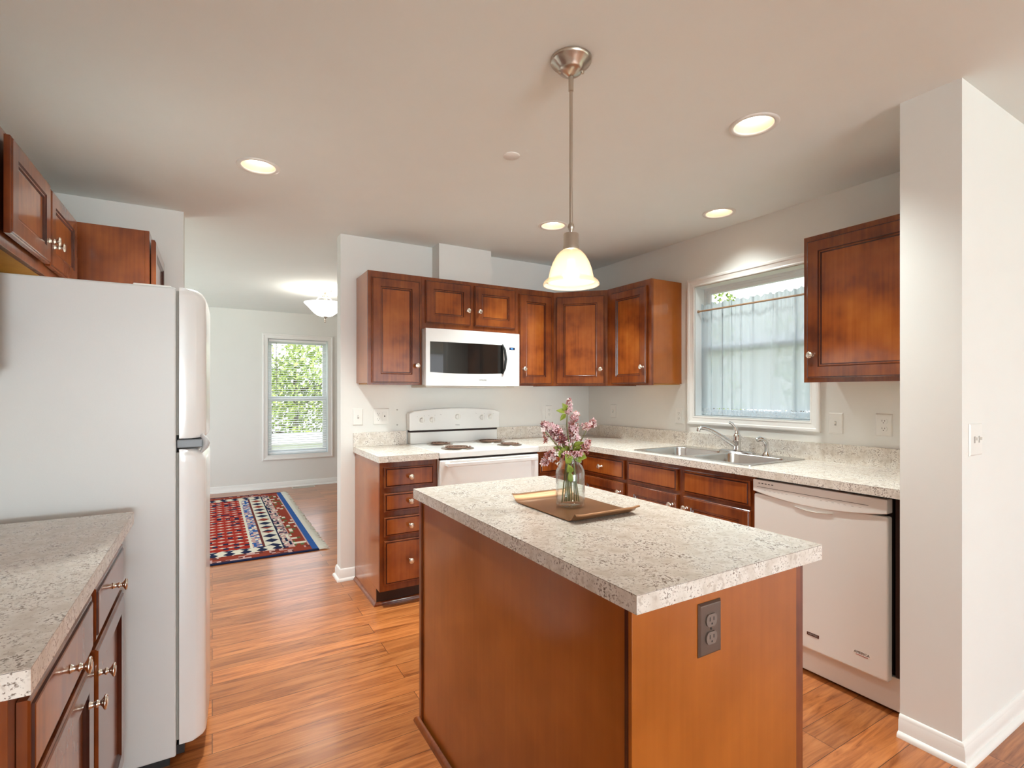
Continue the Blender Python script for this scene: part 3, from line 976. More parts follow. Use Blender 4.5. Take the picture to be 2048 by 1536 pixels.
# ------------------------------------------------------------------ range
RX0, RX1 = 1.2515, 2.0085
RYF = 3.035
root = thing('range', 'white electric coil range against the back wall', 'range', (1.63, 3.36, 0))
MB().box(RX0, RX1, RYF + 0.030, YB - 0.012, 0.03, 0.898, white_enamel).build('body', root, bevel=0.002)
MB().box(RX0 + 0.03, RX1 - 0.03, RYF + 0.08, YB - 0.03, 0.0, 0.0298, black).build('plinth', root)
MB().box(RX0 - 0.0, RX1 + 0.0, RYF - 0.004, YB - 0.012, 0.8985, 0.938, white_enamel).build('cooktop', root, bevel=0.006, seg=3)
mb = MB(); mb.box(RX0 + 0.004, RX1 - 0.004, RYF + 0.012, RYF + 0.0295, 0.886, 0.8984, dark_gap); mb.build('vent_gap', root)
dr = MB().box(RX0 + 0.003, RX1 - 0.003, RYF - 0.004, RYF + 0.0295, 0.190, 0.885, white_enamel).build('oven_door', root, bevel=0.006, seg=3)
mb = MB()
mb.box(RX0 + 0.035, RX1 - 0.035, RYF - 0.052, RYF - 0.032, 0.846, 0.872, white_enamel)
mb.box(RX0 + 0.035, RX0 + 0.065, RYF - 0.033, RYF - 0.003, 0.848, 0.870, white_enamel)
mb.box(RX1 - 0.065, RX1 - 0.035, RYF - 0.033, RYF - 0.003, 0.848, 0.870, white_enamel)
mb.build('handle', dr, bevel=0.005, seg=3)
MB().box(RX0 + 0.003, RX1 - 0.003, RYF - 0.002, RYF + 0.0295, 0.035, 0.182, white_enamel).build('storage_drawer', root, bevel=0.005, seg=2)
# backguard: lower riser, dark slot, console with a shallow arched top
MB().box(RX0 + 0.012, RX1 - 0.012, YB - 0.062, YB - 0.004, 0.9385, 1.024, white_enamel).build('riser', root, bevel=0.003)
MB().box(RX0 + 0.012, RX1 - 0.012, YB - 0.058, YB - 0.004, 1.0245, 1.0385, dark_gap).build('slot', root)
M = frame('back', (RX0, YB - 0.004, 0))
w = RX1 - RX0
poly = [(0.0, 1.039), (w, 1.039)] + [(w - w * i / 20, 1.178 + 0.024 * (1 - (1 - 2 * i / 20) ** 2) - (0.010 if i in (0, 20) else 0)) for i in range(21)]
mb = MB(M); mb.prism(poly, 0.0, 0.075, white_enamel)
con = mb.build('console', root, bevel=0.006, seg=3)
for (a, b2, r) in ((0.095, 1.115, 0.020), (0.175, 1.117, 0.020), (0.385, 1.135, 0.021), (0.595, 1.125, 0.020), (0.672, 1.127, 0.020)):
    mb = MB(M)
    mb.lathe([(r + 0.007, 0.075), (r + 0.007, 0.0765), (r, 0.0775), (r - 0.002, 0.092), (r - 0.006, 0.096), (0.0, 0.096)], white_plastic, 24, (a, b2, 0))
    mb.box(a - 0.005, a + 0.005, b2 - r * 0.95, b2 + r * 0.95, 0.094, 0.105, white_plastic)
    mb.build('knob', con, smooth=True, angle=40)
mb = MB(M)
for (a, b2) in ((0.06, 1.143), (0.115, 1.147), (0.150, 1.148), (0.20, 1.150), (0.245, 1.156), (0.25, 1.152), (0.54, 1.160), (0.55, 1.156), (0.62, 1.153), (0.70, 1.150)):
    mb.box(a - 0.004, a + 0.004, b2 - 0.001, b2 + 0.001, 0.0750, 0.0754, grey_ink)
mb.build('lettering', con)
mb = MB(M)
text_mesh(mb, 'Amana', 0.013, frame('back', (RX0 + 0.385, YB - 0.004 - 0.0752, 1.072)), ink, shear=0.2)
mb.build('logo', con)
for i, (bx, by, r) in enumerate(((1.452, 3.515, 0.074), (1.453, 3.205, 0.092), (1.876, 3.222, 0.070), (1.868, 3.510, 0.092))):
    mb = MB(frame('flat', (bx, by, 0.938)))
    mb.lathe([(r + 0.022, 0.0), (r + 0.020, 0.003), (r + 0.010, 0.0035), (r, 0.0015), (0.02, 0.0008), (0.0, 0.0008)], coil_pan, 36)
    pan = mb.build('drip_pan', root, smooth=True, angle=60)
    mb = MB(frame('flat', (bx, by, 0.938)))
    turns = 4 if r > 0.08 else 3
    pts = []
    for k in range(turns * 28 + 1):
        t = 2 * PI * k / 28
        rr = 0.022 + (r - 0.022) * k / (turns * 28)
        pts.append((rr * math.cos(t), rr * math.sin(t), 0.0105))
    mb.tube(pts, 0.0042, coil, 8)
    mb.build('burner_coil', pan, smooth=True)

# ------------------------------------------------------------------ microwave
root = thing('microwave', 'white over the range microwave under the two door cabinet', 'microwave', (1.64, 3.5, 1.37))
MX0, MX1, MZ0, MZ1, MYF = 1.2625, 2.014, 1.369, 1.7655, 3.300
MB().box(MX0, MX1, MYF + 0.036, YB - 0.001, MZ0 + 0.008, MZ1, white_textured).build('body', root, bevel=0.002)
MB().box(MX1 + 0.0002, 2.0440, 3.40, YB - 0.001, MZ0 + 0.010, MZ1, white_textured).build('light_block', root)  # unseen block added to stop can light leaking onto the back wall
MB().box(MX0 + 0.02, MX1 - 0.02, MYF + 0.05, YB - 0.03, MZ0 - 0.012, MZ0 + 0.0078, register_tan).build('vent_base', root, bevel=0.004)
M = frame('back', (MX0, MYF + 0.0355, MZ0))
w, h = MX1 - MX0, MZ1 - MZ0
dw = 0.640
# door: frame with a window whose lower edge sags; bowed front
mb = MB(M)
ww = [(0.030, 0.098), (0.030, 0.300), (dw - 0.030, 0.300)]
def arc(n0=12):
    return [(dw - 0.030 - (dw - 0.060) * i / n0, 0.094 - 0.008 * (1 - (1 - 2 * i / n0) ** 2)) for i in range(n0 + 1)]
a = arc()
def fz_(x):
    return 0.028 + 0.008 * (1 - (2 * x / dw - 1) ** 2)
xs = sorted(set([0.0, dw] + [p[0] for p in a]))
# strips above and below the window, side stiles
top = [(x, 0.306) for x in xs]
k0 = []
def strip(lo, hi):
    vs, fs = [], []
    for (x, y) in lo: vs.append((x, y, fz_(x)))
    for (x, y) in hi: vs.append((x, y, fz_(x)))
    nn = len(lo)
    for i in range(nn - 1): fs.append((i, i + 1, nn + i + 1, nn + i))
    mb.add(vs, fs, white_enamel)
low = {p[0]: p[1] for p in a}
lo_edge = [(x, low.get(x, 0.094)) for x in xs]
strip([(x, 0.0) for x in xs], lo_edge)
strip(top, [(x, h) for x in xs])
strip([(0.0, 0.094), (0.030, 0.094)], [(0.0, 0.306), (0.030, 0.306)])
strip([(dw - 0.030, 0.094), (dw, 0.094)], [(dw - 0.030, 0.306), (dw, 0.306)])
mb.box(0, dw, 0, h, 0.0, 0.018, white_enamel)
mb.add([(0, 0, 0.018), (0, h, 0.018), (0, h, fz_(0)), (0, 0, fz_(0))], [(0, 1, 2, 3)], white_enamel)
mb.add([(x, h, fz_(x)) for x in xs] + [(x, h, 0.018) for x in xs], [(i, i + 1, len(xs) + i + 1, len(xs) + i) for i in range(len(xs) - 1)], white_enamel)
mb.add([(x, 0, fz_(x)) for x in xs] + [(x, 0, 0.018) for x in xs], [(i, i + 1, len(xs) + i + 1, len(xs) + i) for i in range(len(xs) - 1)], white_enamel)
do = mb.build('door', root)
mb = MB(M)
mb.add([(x, y, fz_(x) - 0.003) for x, y in lo_edge[1:-1]] + [(x, 0.306, fz_(x) - 0.003) for x in xs[1:-1]], [(i, i + 1, len(xs) - 2 + i + 1, len(xs) - 2 + i) for i in range(len(xs) - 3)], black_glass)
mb.build('window', do)
mb = MB(M)
hx = dw - 0.040
mb.tube([(hx, 0.090, fz_(hx) + 0.004), (hx + 0.010, 0.13, fz_(hx) + 0.020), (hx + 0.016, 0.20, fz_(hx) + 0.028), (hx + 0.010, 0.27, fz_(hx) + 0.020), (hx, 0.310, fz_(hx) + 0.004)], [0.006, 0.009, 0.010, 0.009, 0.006], black, 12)
mb.build('handle', do, smooth=True)
mb = MB(M)
text_mesh(mb, 'SAMSUNG', 0.0135, frame('back', (MX0 + 0.435, MYF + 0.0355 - fz_(0.435) - 0.0004, MZ0 + 0.043)), ink)
mb.build('logo', do)
mb = MB(M); mb.box(dw + 0.002, w, 0, h, 0.0, 0.028, white_enamel); cp = mb.build('control_panel', root, bevel=0.003)
mb = MB(M); mb.box(dw + 0.022, dw + 0.070, 0.272, 0.291, 0.028, 0.0288, display_blue)
dsp = mb.build('display', cp)
mb = MB(M)
for k in range(4):
    mb.box(dw + 0.034 + k * 0.006, dw + 0.038 + k * 0.006, 0.277, 0.286, 0.0289, 0.0292, clock_glow)
mb.build('digits', dsp)
mb = MB(M)
for r in range(8):
    for q in range(3):
        mb.box(dw + 0.022 + q * 0.019, dw + 0.034 + q * 0.019, 0.235 - r * 0.017, 0.2365 - r * 0.017, 0.0281, 0.0284, grey_ink)
mb.build('keypad', cp)

# ------------------------------------------------------------------ dishwasher
root = thing('dishwasher', 'white dishwasher under the window counter beside the wall end', 'dishwasher', (2.66, 1.3, 0))
DY0, DY1 = 1.008, 1.603
DX = 2.364
M = frame('right', (DX + 0.045, DY1, 0))
w = DY1 - DY0
MB().box(DX + 0.046, XR - 0.03, DY0 + 0.004, DY1 - 0.004, 0.16, 0.890, dark_gap).build('tub', root)
mb = MB(M); mb.box(0.0, w, 0.138, 0.812, 0.0, 0.040, bisque); do = mb.build('door', root, bevel=0.008, seg=3)
# control fascia with a gently bowed lower edge
mb = MB(M)
nn = 24
pts_b = [(w * i / nn, 0.826 - 0.030 * (1 - (1 - 2 * i / nn) ** 2)) for i in range(nn + 1)]
mb.prism([(w, 0.884), (0, 0.884)] + pts_b, 0.0, 0.048, bisque)
cp = mb.build('control_panel', root, bevel=0.004, seg=3)
mb = MB(M)
mb.box(0.022, w - 0.068, 0.8485, 0.8505, 0.048, 0.0484, ink)
for k in range(5):
    mb.box(0.030 + k * 0.017, 0.040 + k * 0.017, 0.866, 0.870, 0.048, 0.0484, black)
for k, a in enumerate((0.06, 0.085, 0.11, 0.13, 0.15, 0.17, 0.23, 0.25, 0.27, 0.33, 0.355, 0.38, 0.405, 0.43, 0.46, 0.49)):
    mb.box(a, a + 0.010, 0.834, 0.8356, 0.048, 0.0483, grey_ink)
mb.build('lettering', cp)
mb = MB(M)
vs = []
g0 = [(0.205, 0.797), (0.405, 0.797)]
n3 = 14
outer = [(0.212 + 0.170 * i / n3, 0.782 - 0.010 * (1 - (1 - 2 * i / n3) ** 2)) for i in range(n3 + 1)]
inner = [(0.212 + 0.170 * i / n3, 0.800) for i in range(n3 + 1)]
vs = [(x, y, 0.0405) for x, y in outer] + [(x, y + 0.004, 0.047) for x, y in outer] + [(x, y, 0.046) for x, y in inner]
fs = [(j * (n3 + 1) + i, j * (n3 + 1) + i + 1, (j + 1) * (n3 + 1) + i + 1, (j + 1) * (n3 + 1) + i) for j in range(1) for i in range(n3)]
mb.add(vs, fs, white_plastic)
mb.add([(x, y + 0.004, 0.047) for x, y in outer] + [(x, y + 0.004, 0.0412) for x, y in outer] + [(x, y, 0.0412) for x, y in inner],
       [(j * (n3 + 1) + i, j * (n3 + 1) + i + 1, (j + 1) * (n3 + 1) + i + 1, (j + 1) * (n3 + 1) + i) for j in range(2) for i in range(n3)], white_plastic)
mb.build('handle', do)
mb = MB(M); mb.box(0.268, 0.322, 0.205, 0.219, 0.0402, 0.0415, badge_brown); bd = mb.build('badge', do)
mb = MB(M); text_mesh(mb, 'MAYTAG', 0.0105, frame('right', (DX + 0.045 - 0.0417, DY1 - 0.295, 0.212)), grey_ink); mb.build('lettering', bd)
mb = MB(M)
mb.lathe([(0.0, 0.0404), (1.0, 0.0404)], white_plastic, 28, (0, 0, 0))
mb.v = [Vector((p.x, DY1 - 0.498 + (p.y - DY1) * 0.040, 0.214 + p.z * 0.012)) for p in mb.v]
st = mb.build('sticker', do)
mb = MB(M)
text_mesh(mb, 'AMERICA', 0.0145, frame('right', (DX + 0.045 - 0.0408, DY1 - 0.498, 0.2165)), ink)
mb.box(0.475, 0.522, 0.205, 0.2075, 0.0406, 0.0409, red_ink)
mb.build('lettering', st)
MB().box(DX + 0.055, DX + 0.075, 0.945, DY1 - 0.004, 0.012, 0.150, white_plastic).build('kick_plate', root, bevel=0.004)

# ------------------------------------------------------------------ ceiling lights
pl_names = ['recessed can light in the ceiling near the refrigerator', 'large looking recessed can light near the wall end, nearest the dishwasher',
            'recessed can light over the sink window', 'recessed can light behind the pendant near the range']
for (cx, cy), lb, watts in zip(CANS, pl_names, (122, 58, 18, 74)):
    root = thing('recessed_light', lb, 'ceiling light', (cx, cy, CZ), 'recessed ceiling lights')
    M = frame('flat', (cx, cy, CZ))
    mb = MB(M)
    mb.lathe([(0.098, -0.0005), (0.096, -0.004), (0.080, -0.005), (0.076, -0.001), (0.076, 0.004)], white_plastic, 40)
    mb.build('trim_ring', root, smooth=True, angle=60)
    mb = MB(M)
    mb.lathe([(0.076, 0.002), (0.066, 0.045), (0.056, 0.085), (0.056, 0.11), (0.0, 0.11)], baffle, 40)
    mb.build('baffle', root, smooth=True, angle=60)
    mb = MB(M)
    mb.lathe([(0.0, 0.016), (0.024, 0.018), (0.042, 0.026), (0.050, 0.040), (0.046, 0.100), (0.0, 0.102)], can_glow, 32)
    mb.build('bulb', root, smooth=True, angle=60)
    d = bpy.data.lights.new('can_beam', 'SPOT')
    d.energy = watts; d.color = WARM; d.spot_size = math.radians(118); d.spot_blend = 1.0; d.shadow_soft_size = 0.045
    lo = bpy.data.objects.new('can_beam', d); COL.objects.link(lo)
    lo.parent = root; lo.location = (0, 0, 0.008)

px, py = 1.038, 1.372
root = thing('pendant_lamp', 'brushed nickel pendant lamp with bell glass shade over the island', 'pendant lamp', (px, py, CZ))
M = frame('flat', (px, py, 0))
mb = MB(M)
mb.lathe([(0.0695, CZ - 0.0005), (0.0695, CZ - 0.006), (0.066, CZ - 0.012), (0.045, CZ - 0.030), (0.043, CZ - 0.036), (0.036, CZ - 0.043), (0.018, CZ - 0.054), (0.006, CZ - 0.058), (0.006, CZ - 0.075)], nickel, 40)
for s in (-1, 1):
    mb.lathe([(0.0, CZ - 0.048), (0.005, CZ - 0.046), (0.006, CZ - 0.041), (0.004, CZ - 0.036)], nickel, 10, (s * 0.039 * 0.86, -s * 0.039 * 0.5, 0))
mb.build('canopy', root, smooth=True, angle=40)
mb = MB(M); mb.lathe([(0.0085, CZ - 0.058), (0.0085, CZ - 0.105), (0.0058, CZ - 0.108), (0.0058, 1.885)], nickel, 18)
mb.build('rod', root, smooth=True, angle=40)
mb = MB(M); mb.lathe([(0.0045, 1.892), (0.009, 1.886), (0.0112, 1.877), (0.009, 1.868), (0.0055, 1.862), (0.0055, 1.857)], nickel, 20)
mb.lathe([(0.0055, 1.857), (0.024, 1.854), (0.0255, 1.850), (0.0255, 1.815), (0.0275, 1.808), (0.0275, 1.800), (0.022, 1.797)], nickel, 32)
mb.build('socket_cup', root, smooth=True, angle=40)
mb = MB(M)
prof = [(0.026, 1.799), (0.036, 1.794), (0.049, 1.780), (0.061, 1.758), (0.070, 1.732), (0.0752, 1.708), (0.0765, 1.702), (0.082, 1.700), (0.0905, 1.693), (0.0945, 1.684), (0.0945, 1.681)]
inner = [(0.092, 1.6815), (0.0875, 1.690), (0.082, 1.694), (0.0800, 1.693), (0.0770, 1.697), (0.0735, 1.699), (0.0715, 1.708), (0.067, 1.731), (0.058, 1.756), (0.047, 1.777), (0.035, 1.790), (0.026, 1.795)]
mb.lathe(prof + inner, shade_glass, 48)
mb.build('shade', root, smooth=True, angle=50)
mb = MB(M); mb.lathe([(0.0, 1.692), (0.008, 1.694), (0.0125, 1.701), (0.0135, 1.710), (0.012, 1.722), (0.010, 1.734), (0.010, 1.762)], bulb_glow, 24)
mb.build('bulb', root, smooth=True)
d = bpy.data.lights.new('pendant_glow', 'POINT'); d.energy = 8; d.color = (1.0, 0.90, 0.76); d.shadow_soft_size = 0.0175
lo = bpy.data.objects.new('pendant_glow', d); COL.objects.link(lo); lo.parent = root; lo.location = (0, 0, 1.7035 - CZ)

qx, qy = 1.058, 5.806
root = thing('ceiling_lamp', 'semi flush ceiling lamp with white glass bowl in the dining room', 'ceiling light', (qx, qy, CZ))
M = frame('flat', (qx, qy, 0))
mb = MB(M); mb.lathe([(0.073, CZ - 0.0005), (0.073, CZ - 0.008), (0.060, CZ - 0.022), (0.030, CZ - 0.030), (0.012, CZ - 0.045), (0.012, CZ - 0.06), (0.03, CZ - 0.065), (0.03, CZ - 0.085), (0.010, CZ - 0.09), (0.010, CZ - 0.30)], nickel, 32)
mb.build('canopy', root, smooth=True, angle=40)
mb = MB(M)
for k in range(3):
    t = 2 * PI * k / 3 + 0.5
    mb.tube([(0.028 * math.cos(t), 0.028 * math.sin(t), CZ - 0.075), (0.07 * math.cos(t), 0.07 * math.sin(t), CZ - 0.085), (0.098 * math.cos(t), 0.098 * math.sin(t), CZ - 0.115), (0.105 * math.cos(t), 0.105 * math.sin(t), CZ - 0.165)], 0.006, nickel, 8)
mb.build('arm', root, smooth=True)
mb = MB(M)
mb.lathe([(0.215, 2.292), (0.212, 2.287), (0.17, 2.245), (0.12, 2.190), (0.08, 2.160), (0.03, 2.146), (0.0, 2.144)], bowl_glow, 48)
mb.lathe([(0.215, 2.292), (0.205, 2.290), (0.165, 2.252), (0.115, 2.198), (0.07, 2.168), (0.0, 2.156)], bowl_glow, 48)
mb.build('bowl', root, smooth=True, angle=60)
mb = MB(M); mb.lathe([(0.03, 2.146), (0.028, 2.138), (0.010, 2.130), (0.008, 2.118), (0.013, 2.108), (0.008, 2.098), (0.011, 2.088), (0.0, 2.080)], nickel, 20)
mb.build('finial', root, smooth=True)
d = bpy.data.lights.new('bowl_glow', 'POINT'); d.energy = 11; d.color = (1.0, 0.92, 0.80); d.shadow_soft_size = 0.05
lo = bpy.data.objects.new('bowl_glow', d); COL.objects.link(lo); lo.parent = root; lo.location = (0, 0, -0.125)

mb = MB(frame('flat', (1.215, 2.067, CZ)))
mb.lathe([(0.0395, -0.0003), (0.0395, -0.004), (0.036, -0.007), (0.0, -0.0075)], white_plastic, 36)
tag(mb.build('sprinkler_cover', smooth=True, angle=40), 'flat white round cover on the ceiling beside the pendant', 'ceiling cover')

# ------------------------------------------------------------------ switches and outlets
def receptacle(mb, a, b, z, mat, slotm):
    nn = 20
    pts = []
    for i in range(nn):
        t = 2 * PI * i / nn
        x, y = 0.0175 * math.cos(t), 0.0175 * math.sin(t)
        y = max(-0.0135, min(0.0135, y))
        pts.append((a + x, b + y))
    mb.prism(pts, z, z + 0.0025, mat)
    for dx, hh in ((-0.0063, 0.0045), (0.0063, 0.0038)):
        mb.box(a + dx - 0.0011, a + dx + 0.0011, b + 0.003 - hh, b + 0.003 + hh, z + 0.0025, z + 0.0028, slotm)
    mb.lathe([(0.0, 0.0), (0.0024, 0.0)], slotm, 10, (a, b - 0.0075, z + 0.0028))

def plate(kind, c, label, what, w=0.072, h=0.117, pm=white_plastic, rm=None, name='wall_outlet', cat='outlet', slotm=ink):
    M = frame(kind, c)
    root = thing(name, label, cat, Vector(c))
    mb = MB(M)
    mb.rings(w, h, [(0, 0.0003), (0.0, 0.002), (0.004, 0.0062), (0.006, 0.0065)], [pm], x0=-w / 2, y0=-h / 2)
    mb.build('cover_plate', root)
    for item in what:
        kk, a = item
        if kk == 'outlet':
            for b in (0.0195, -0.0195):
                mb = MB(M); receptacle(mb, a, b, 0.0065, rm or pm, slotm); mb.build('receptacle', root)
            mb = MB(M); mb.lathe([(0.0028, 0.0065), (0.0028, 0.0072), (0.0, 0.0075)], slotm if pm is bronze else pm, 10, (a, 0, 0)); mb.build('screw', root)
        elif kk == 'toggle':
            mb = MB(M); mb.box(a - 0.005, a + 0.005, -0.012, 0.012, 0.0065, 0.0072, grey_ink); mb.build('slot', root)
            mb = MB(M); mb.box(a - 0.004, a + 0.004, -0.002, 0.009, 0.0072, 0.017, pm); mb.build('toggle', root, bevel=0.0015)
        elif kk == 'jack':
            mb = MB(M); mb.rings(0.033, 0.066, [(0, 0.0065), (0.0, 0.0082), (0.001, 0.009)], [pm], x0=a - 0.0165, y0=-0.033); fr = mb.build('insert', root)
            mb = MB(M); mb.lathe([(0.005, 0.009), (0.005, 0.0095), (0.0, 0.0096)], ink, 14, (a, 0.002, 0)); mb.build('socket', fr)
    return root
plate('back', (0.896, YB, 1.147), 'white toggle switch near the end of the back wall', [('toggle', 0)], name='light_switch', cat='light switch')
plate('back', (1.064, YB, 1.147), 'wide white double plate with outlet and jack left of the range', [('outlet', -0.023), ('jack', 0.023)], w=0.117)
plate('back', (2.548, YB, 1.150), 'white outlet on the back wall half hidden behind the lilacs', [('outlet', 0)])
plate('right', (XR, 3.352, 1.160), 'white switch plate on the window wall nearest the corner', [('toggle', 0)], name='light_switch', cat='light switch')
plate('right', (XR, 2.628, 1.148), 'white outlet just left of the sink window', [('outlet', 0)])
plate('right', (XR, 1.527, 1.150), 'white toggle switch right of the sink window', [('toggle', 0)], w=0.076, name='light_switch', cat='light switch')
plate('right', (XR, 1.291, 1.153), 'white outlet on the window wall next to the wall end', [('outlet', 0)], w=0.076)
plate('back', (2.400, 0.745, 1.150), 'white double switch plate on the bright wall end', [('toggle', -0.018), ('toggle', 0.022)], w=0.112, name='light_switch', cat='light switch')
plate('back', (0.9495, 0.752, 0.800), 'bronze outlet plate on the end of the island', [('outlet', 0.0)], w=0.074, h=0.117, pm=bronze, rm=brown_plastic, slotm=black)
for z, lb in ((1.194, 'upper small screw anchor in the wall left of the range'), (1.082, 'lower small screw anchor in the wall left of the range')):
    mb = MB(frame('back', (1.184, YB, z)))
    mb.lathe([(0.006, 0.0002), (0.0055, 0.002), (0.003, 0.0026), (0.0, 0.0018)], grey_ink, 14)
    tag(mb.build('wall_anchor', smooth=True), lb, 'wall anchor', 'wall anchors')

# ------------------------------------------------------------------ tray, jar and lilacs
tx0, tx1 = 0.918, 1.172
root_loc = (1.045, 1.37, 0.934)
mb = MB()
prof = [(1.188, 0.0235), (1.192, 0.0265), (1.197, 0.0255), (1.203, 0.018), (1.212, 0.0075), (1.224, 0.0030), (1.245, 0.0025), (1.505, 0.0025), (1.524, 0.0030), (1.536, 0.0075), (1.546, 0.018), (1.553, 0.0255), (1.558, 0.0265), (1.562, 0.0235)]
t = 0.0024
nx = 10
vs, fs = [], []
xs = [tx0 + (tx1 - tx0) * i / nx for i in range(nx + 1)]
def lip(i):
    return 0.003 if i in (0, nx) else 0.0
for s in (0, 1):
    for (y, z) in prof:
        for i, x in enumerate(xs):
            vs.append((x, y, 0.934 + z - (t if s else 0) + lip(i)))
P, N = len(prof), nx + 1
for s in (0, 1):
    for j in range(P - 1):
        for i in range(nx):
            q = s * P * N + j * N + i
            fs.append((q, q + 1, q + N + 1, q + N))
for j in range(P - 1):
    for i in (0, nx):
        q = j * N + i
        fs.append((q, q + N, q + N + P * N, q + P * N))
for j in (0, P - 1):
    for i in range(nx):
        q = j * N + i
        fs.append((q, q + 1, q + 1 + P * N, q + P * N))
mb.add(vs, fs, copper)
tag(mb.build('tray', smooth=True, angle=60), 'copper coloured rectangular tray with curled ends on the island', 'tray')

jx, jy, jz = 1.047, 1.388, 0.9368
root = thing('glass_jar', 'clear glass canning jar holding lilacs on the copper tray', 'jar', (jx, jy, jz))
M = frame('flat', (jx, jy, jz))
outer = [(0.0, 0.004), (0.030, 0.003), (0.038, 0.0), (0.045, 0.002), (0.0485, 0.008), (0.0490, 0.020), (0.0490, 0.112), (0.047, 0.122), (0.041, 0.134), (0.0365, 0.141), (0.0355, 0.145), (0.0385, 0.148), (0.0385, 0.1505), (0.0355, 0.153), (0.0365, 0.157), (0.0355, 0.160), (0.0355, 0.167), (0.0345, 0.170)]
inner = [(0.0325, 0.169), (0.0322, 0.150), (0.0335, 0.141), (0.0385, 0.131), (0.0445, 0.120), (0.0462, 0.111), (0.0462, 0.020), (0.044, 0.011), (0.036, 0.008), (0.0, 0.0095)]
mb = MB(M); mb.lathe(outer + inner, jar_glass, 48); mb.build('glass', root, smooth=True, angle=60)
mb = MB(M); mb.lathe([(0.0, 0.0105), (0.0355, 0.0092), (0.0432, 0.0118), (0.0455, 0.020), (0.0455, 0.086), (0.0, 0.086)], water_mat, 48); mb.build('water', root, smooth=True, angle=50)
# raised lettering style emblem on the glass
mb = MB(M)
ca = math.atan2(-jy, -jx)
for k, zz in enumerate((0.088, 0.080, 0.072)):
    pts = []
    for i in range(9):
        aa = ca - 0.32 + 0.64 * i / 8
        pts.append((0.0492 * math.cos(aa), 0.0492 * math.sin(aa), zz + 0.003 * math.sin(i * 1.7 + k)))
    mb.tube(pts, 0.0009, jar_glass, 6)
mb.build('embossing', root, smooth=True)

cyaw, syaw = math.cos(0.5323), math.sin(0.5323)
RV, FV = Vector((cyaw, -syaw, 0)), Vector((syaw, cyaw, 0))
JC = Vector((jx, jy, 0))
def bq(r, z, dep=0.0):
    """bouquet coordinates: sideways, height, depth from the jar axis"""
    return JC + RV * r + FV * dep + Vector((0, 0, z))

def blossom(mb, path, rad, count, mix, rnd, size=0.0078):
    rad *= 1.25; count = int(count * 1.7)
    """lilac panicle: four petal florets and buds scattered around an axis"""
    for _ in range(count):
        u = rnd.random()
        k = u * (len(path) - 1)
        i = min(int(k), len(path) - 2)
        ctr = path[i].lerp(path[i + 1], k - i)
        d = Vector((rnd.gauss(0, 1), rnd.gauss(0, 1), rnd.gauss(0, 1)))
        d.normalize()
        taper = 1.0 - 0.55 * u
        p = ctr + d * rad * taper * (0.35 + 0.65 * rnd.random() ** 0.5)
        mat = rnd.choices([petal_pale, petal_pink, bud_red, bud_rust], mix)[0]
        nrm = (d + Vector((rnd.uniform(-.5, .5), rnd.uniform(-.5, .5), rnd.uniform(-.5, .5)))).normalized()
        a = nrm.orthogonal().normalized(); b2 = nrm.cross(a)
        if mat in (petal_pale, petal_pink):
            s = size * rnd.uniform(0.8, 1.25)
            vs, fs = [p - nrm * s * 0.15], []
            th = rnd.uniform(0, PI)
            for q in range(4):
                g = th + q * PI / 2
                e = a * math.cos(g) + b2 * math.sin(g); f = -a * math.sin(g) + b2 * math.cos(g)
                k0 = len(vs)
                vs += [p + e * s * 0.55 + f * s * 0.38, p + e * s * 1.1 + nrm * s * 0.12, p + e * s * 0.55 - f * s * 0.38]
                fs += [(0, k0, k0 + 1, k0 + 2)]
            mb.add(vs, fs, mat)
            mb.tube([p - nrm * s * 1.5, p], [s * 0.12, s * 0.2], bud_rust, 4, caps=False)
        else:
            s = size * rnd.uniform(0.6, 1.0)
            tip = p + nrm * s * 0.9
            vs = [p - nrm * s * 0.9, p + a * s * 0.32, p + b2 * s * 0.32, p - a * s * 0.32, p - b2 * s * 0.32, tip]
            mb.add(vs, [(0, 1, 2), (0, 2, 3), (0, 3, 4), (0, 4, 1), (5, 2, 1), (5, 3, 2), (5, 4, 3), (5, 1, 4)], mat)

def leaf(parent, base, tip, width, up=Vector((0, 0, 1)), curl=0.15):
    d = tip - base
    L2 = d.length
    t = d.normalized()
    sd = t.cross(up)
    sd = sd.normalized() if sd.length > 1e-3 else t.orthogonal().normalized()
    nn = t.cross(sd)
    vs, fs = [], []
    rows = [(0.0, 0.06), (0.12, 0.45), (0.3, 0.9), (0.5, 0.95), (0.7, 0.7), (0.88, 0.3), (1.0, 0.02)]
    for (u, w) in rows:
        cpt = base + d * u - nn * L2 * curl * (u * (1 - u)) * 2
        for s in (-1, -0.5, 0, 0.5, 1):
            vs.append(cpt + sd * (s * w * width) + nn * (abs(s) * w * width * -0.35))
    for j in range(len(rows) - 1):
        for i in range(4):
            q = j * 5 + i
            fs.append((q, q + 1, q + 6, q + 5))
    mb = MB(); mb.add(vs, fs, leaf_green)
    o = mb.build('leaf', parent, smooth=True, angle=80)
    sm = o.modifiers.new('thickness', 'SOLIDIFY'); sm.thickness = 0.0006
    return o

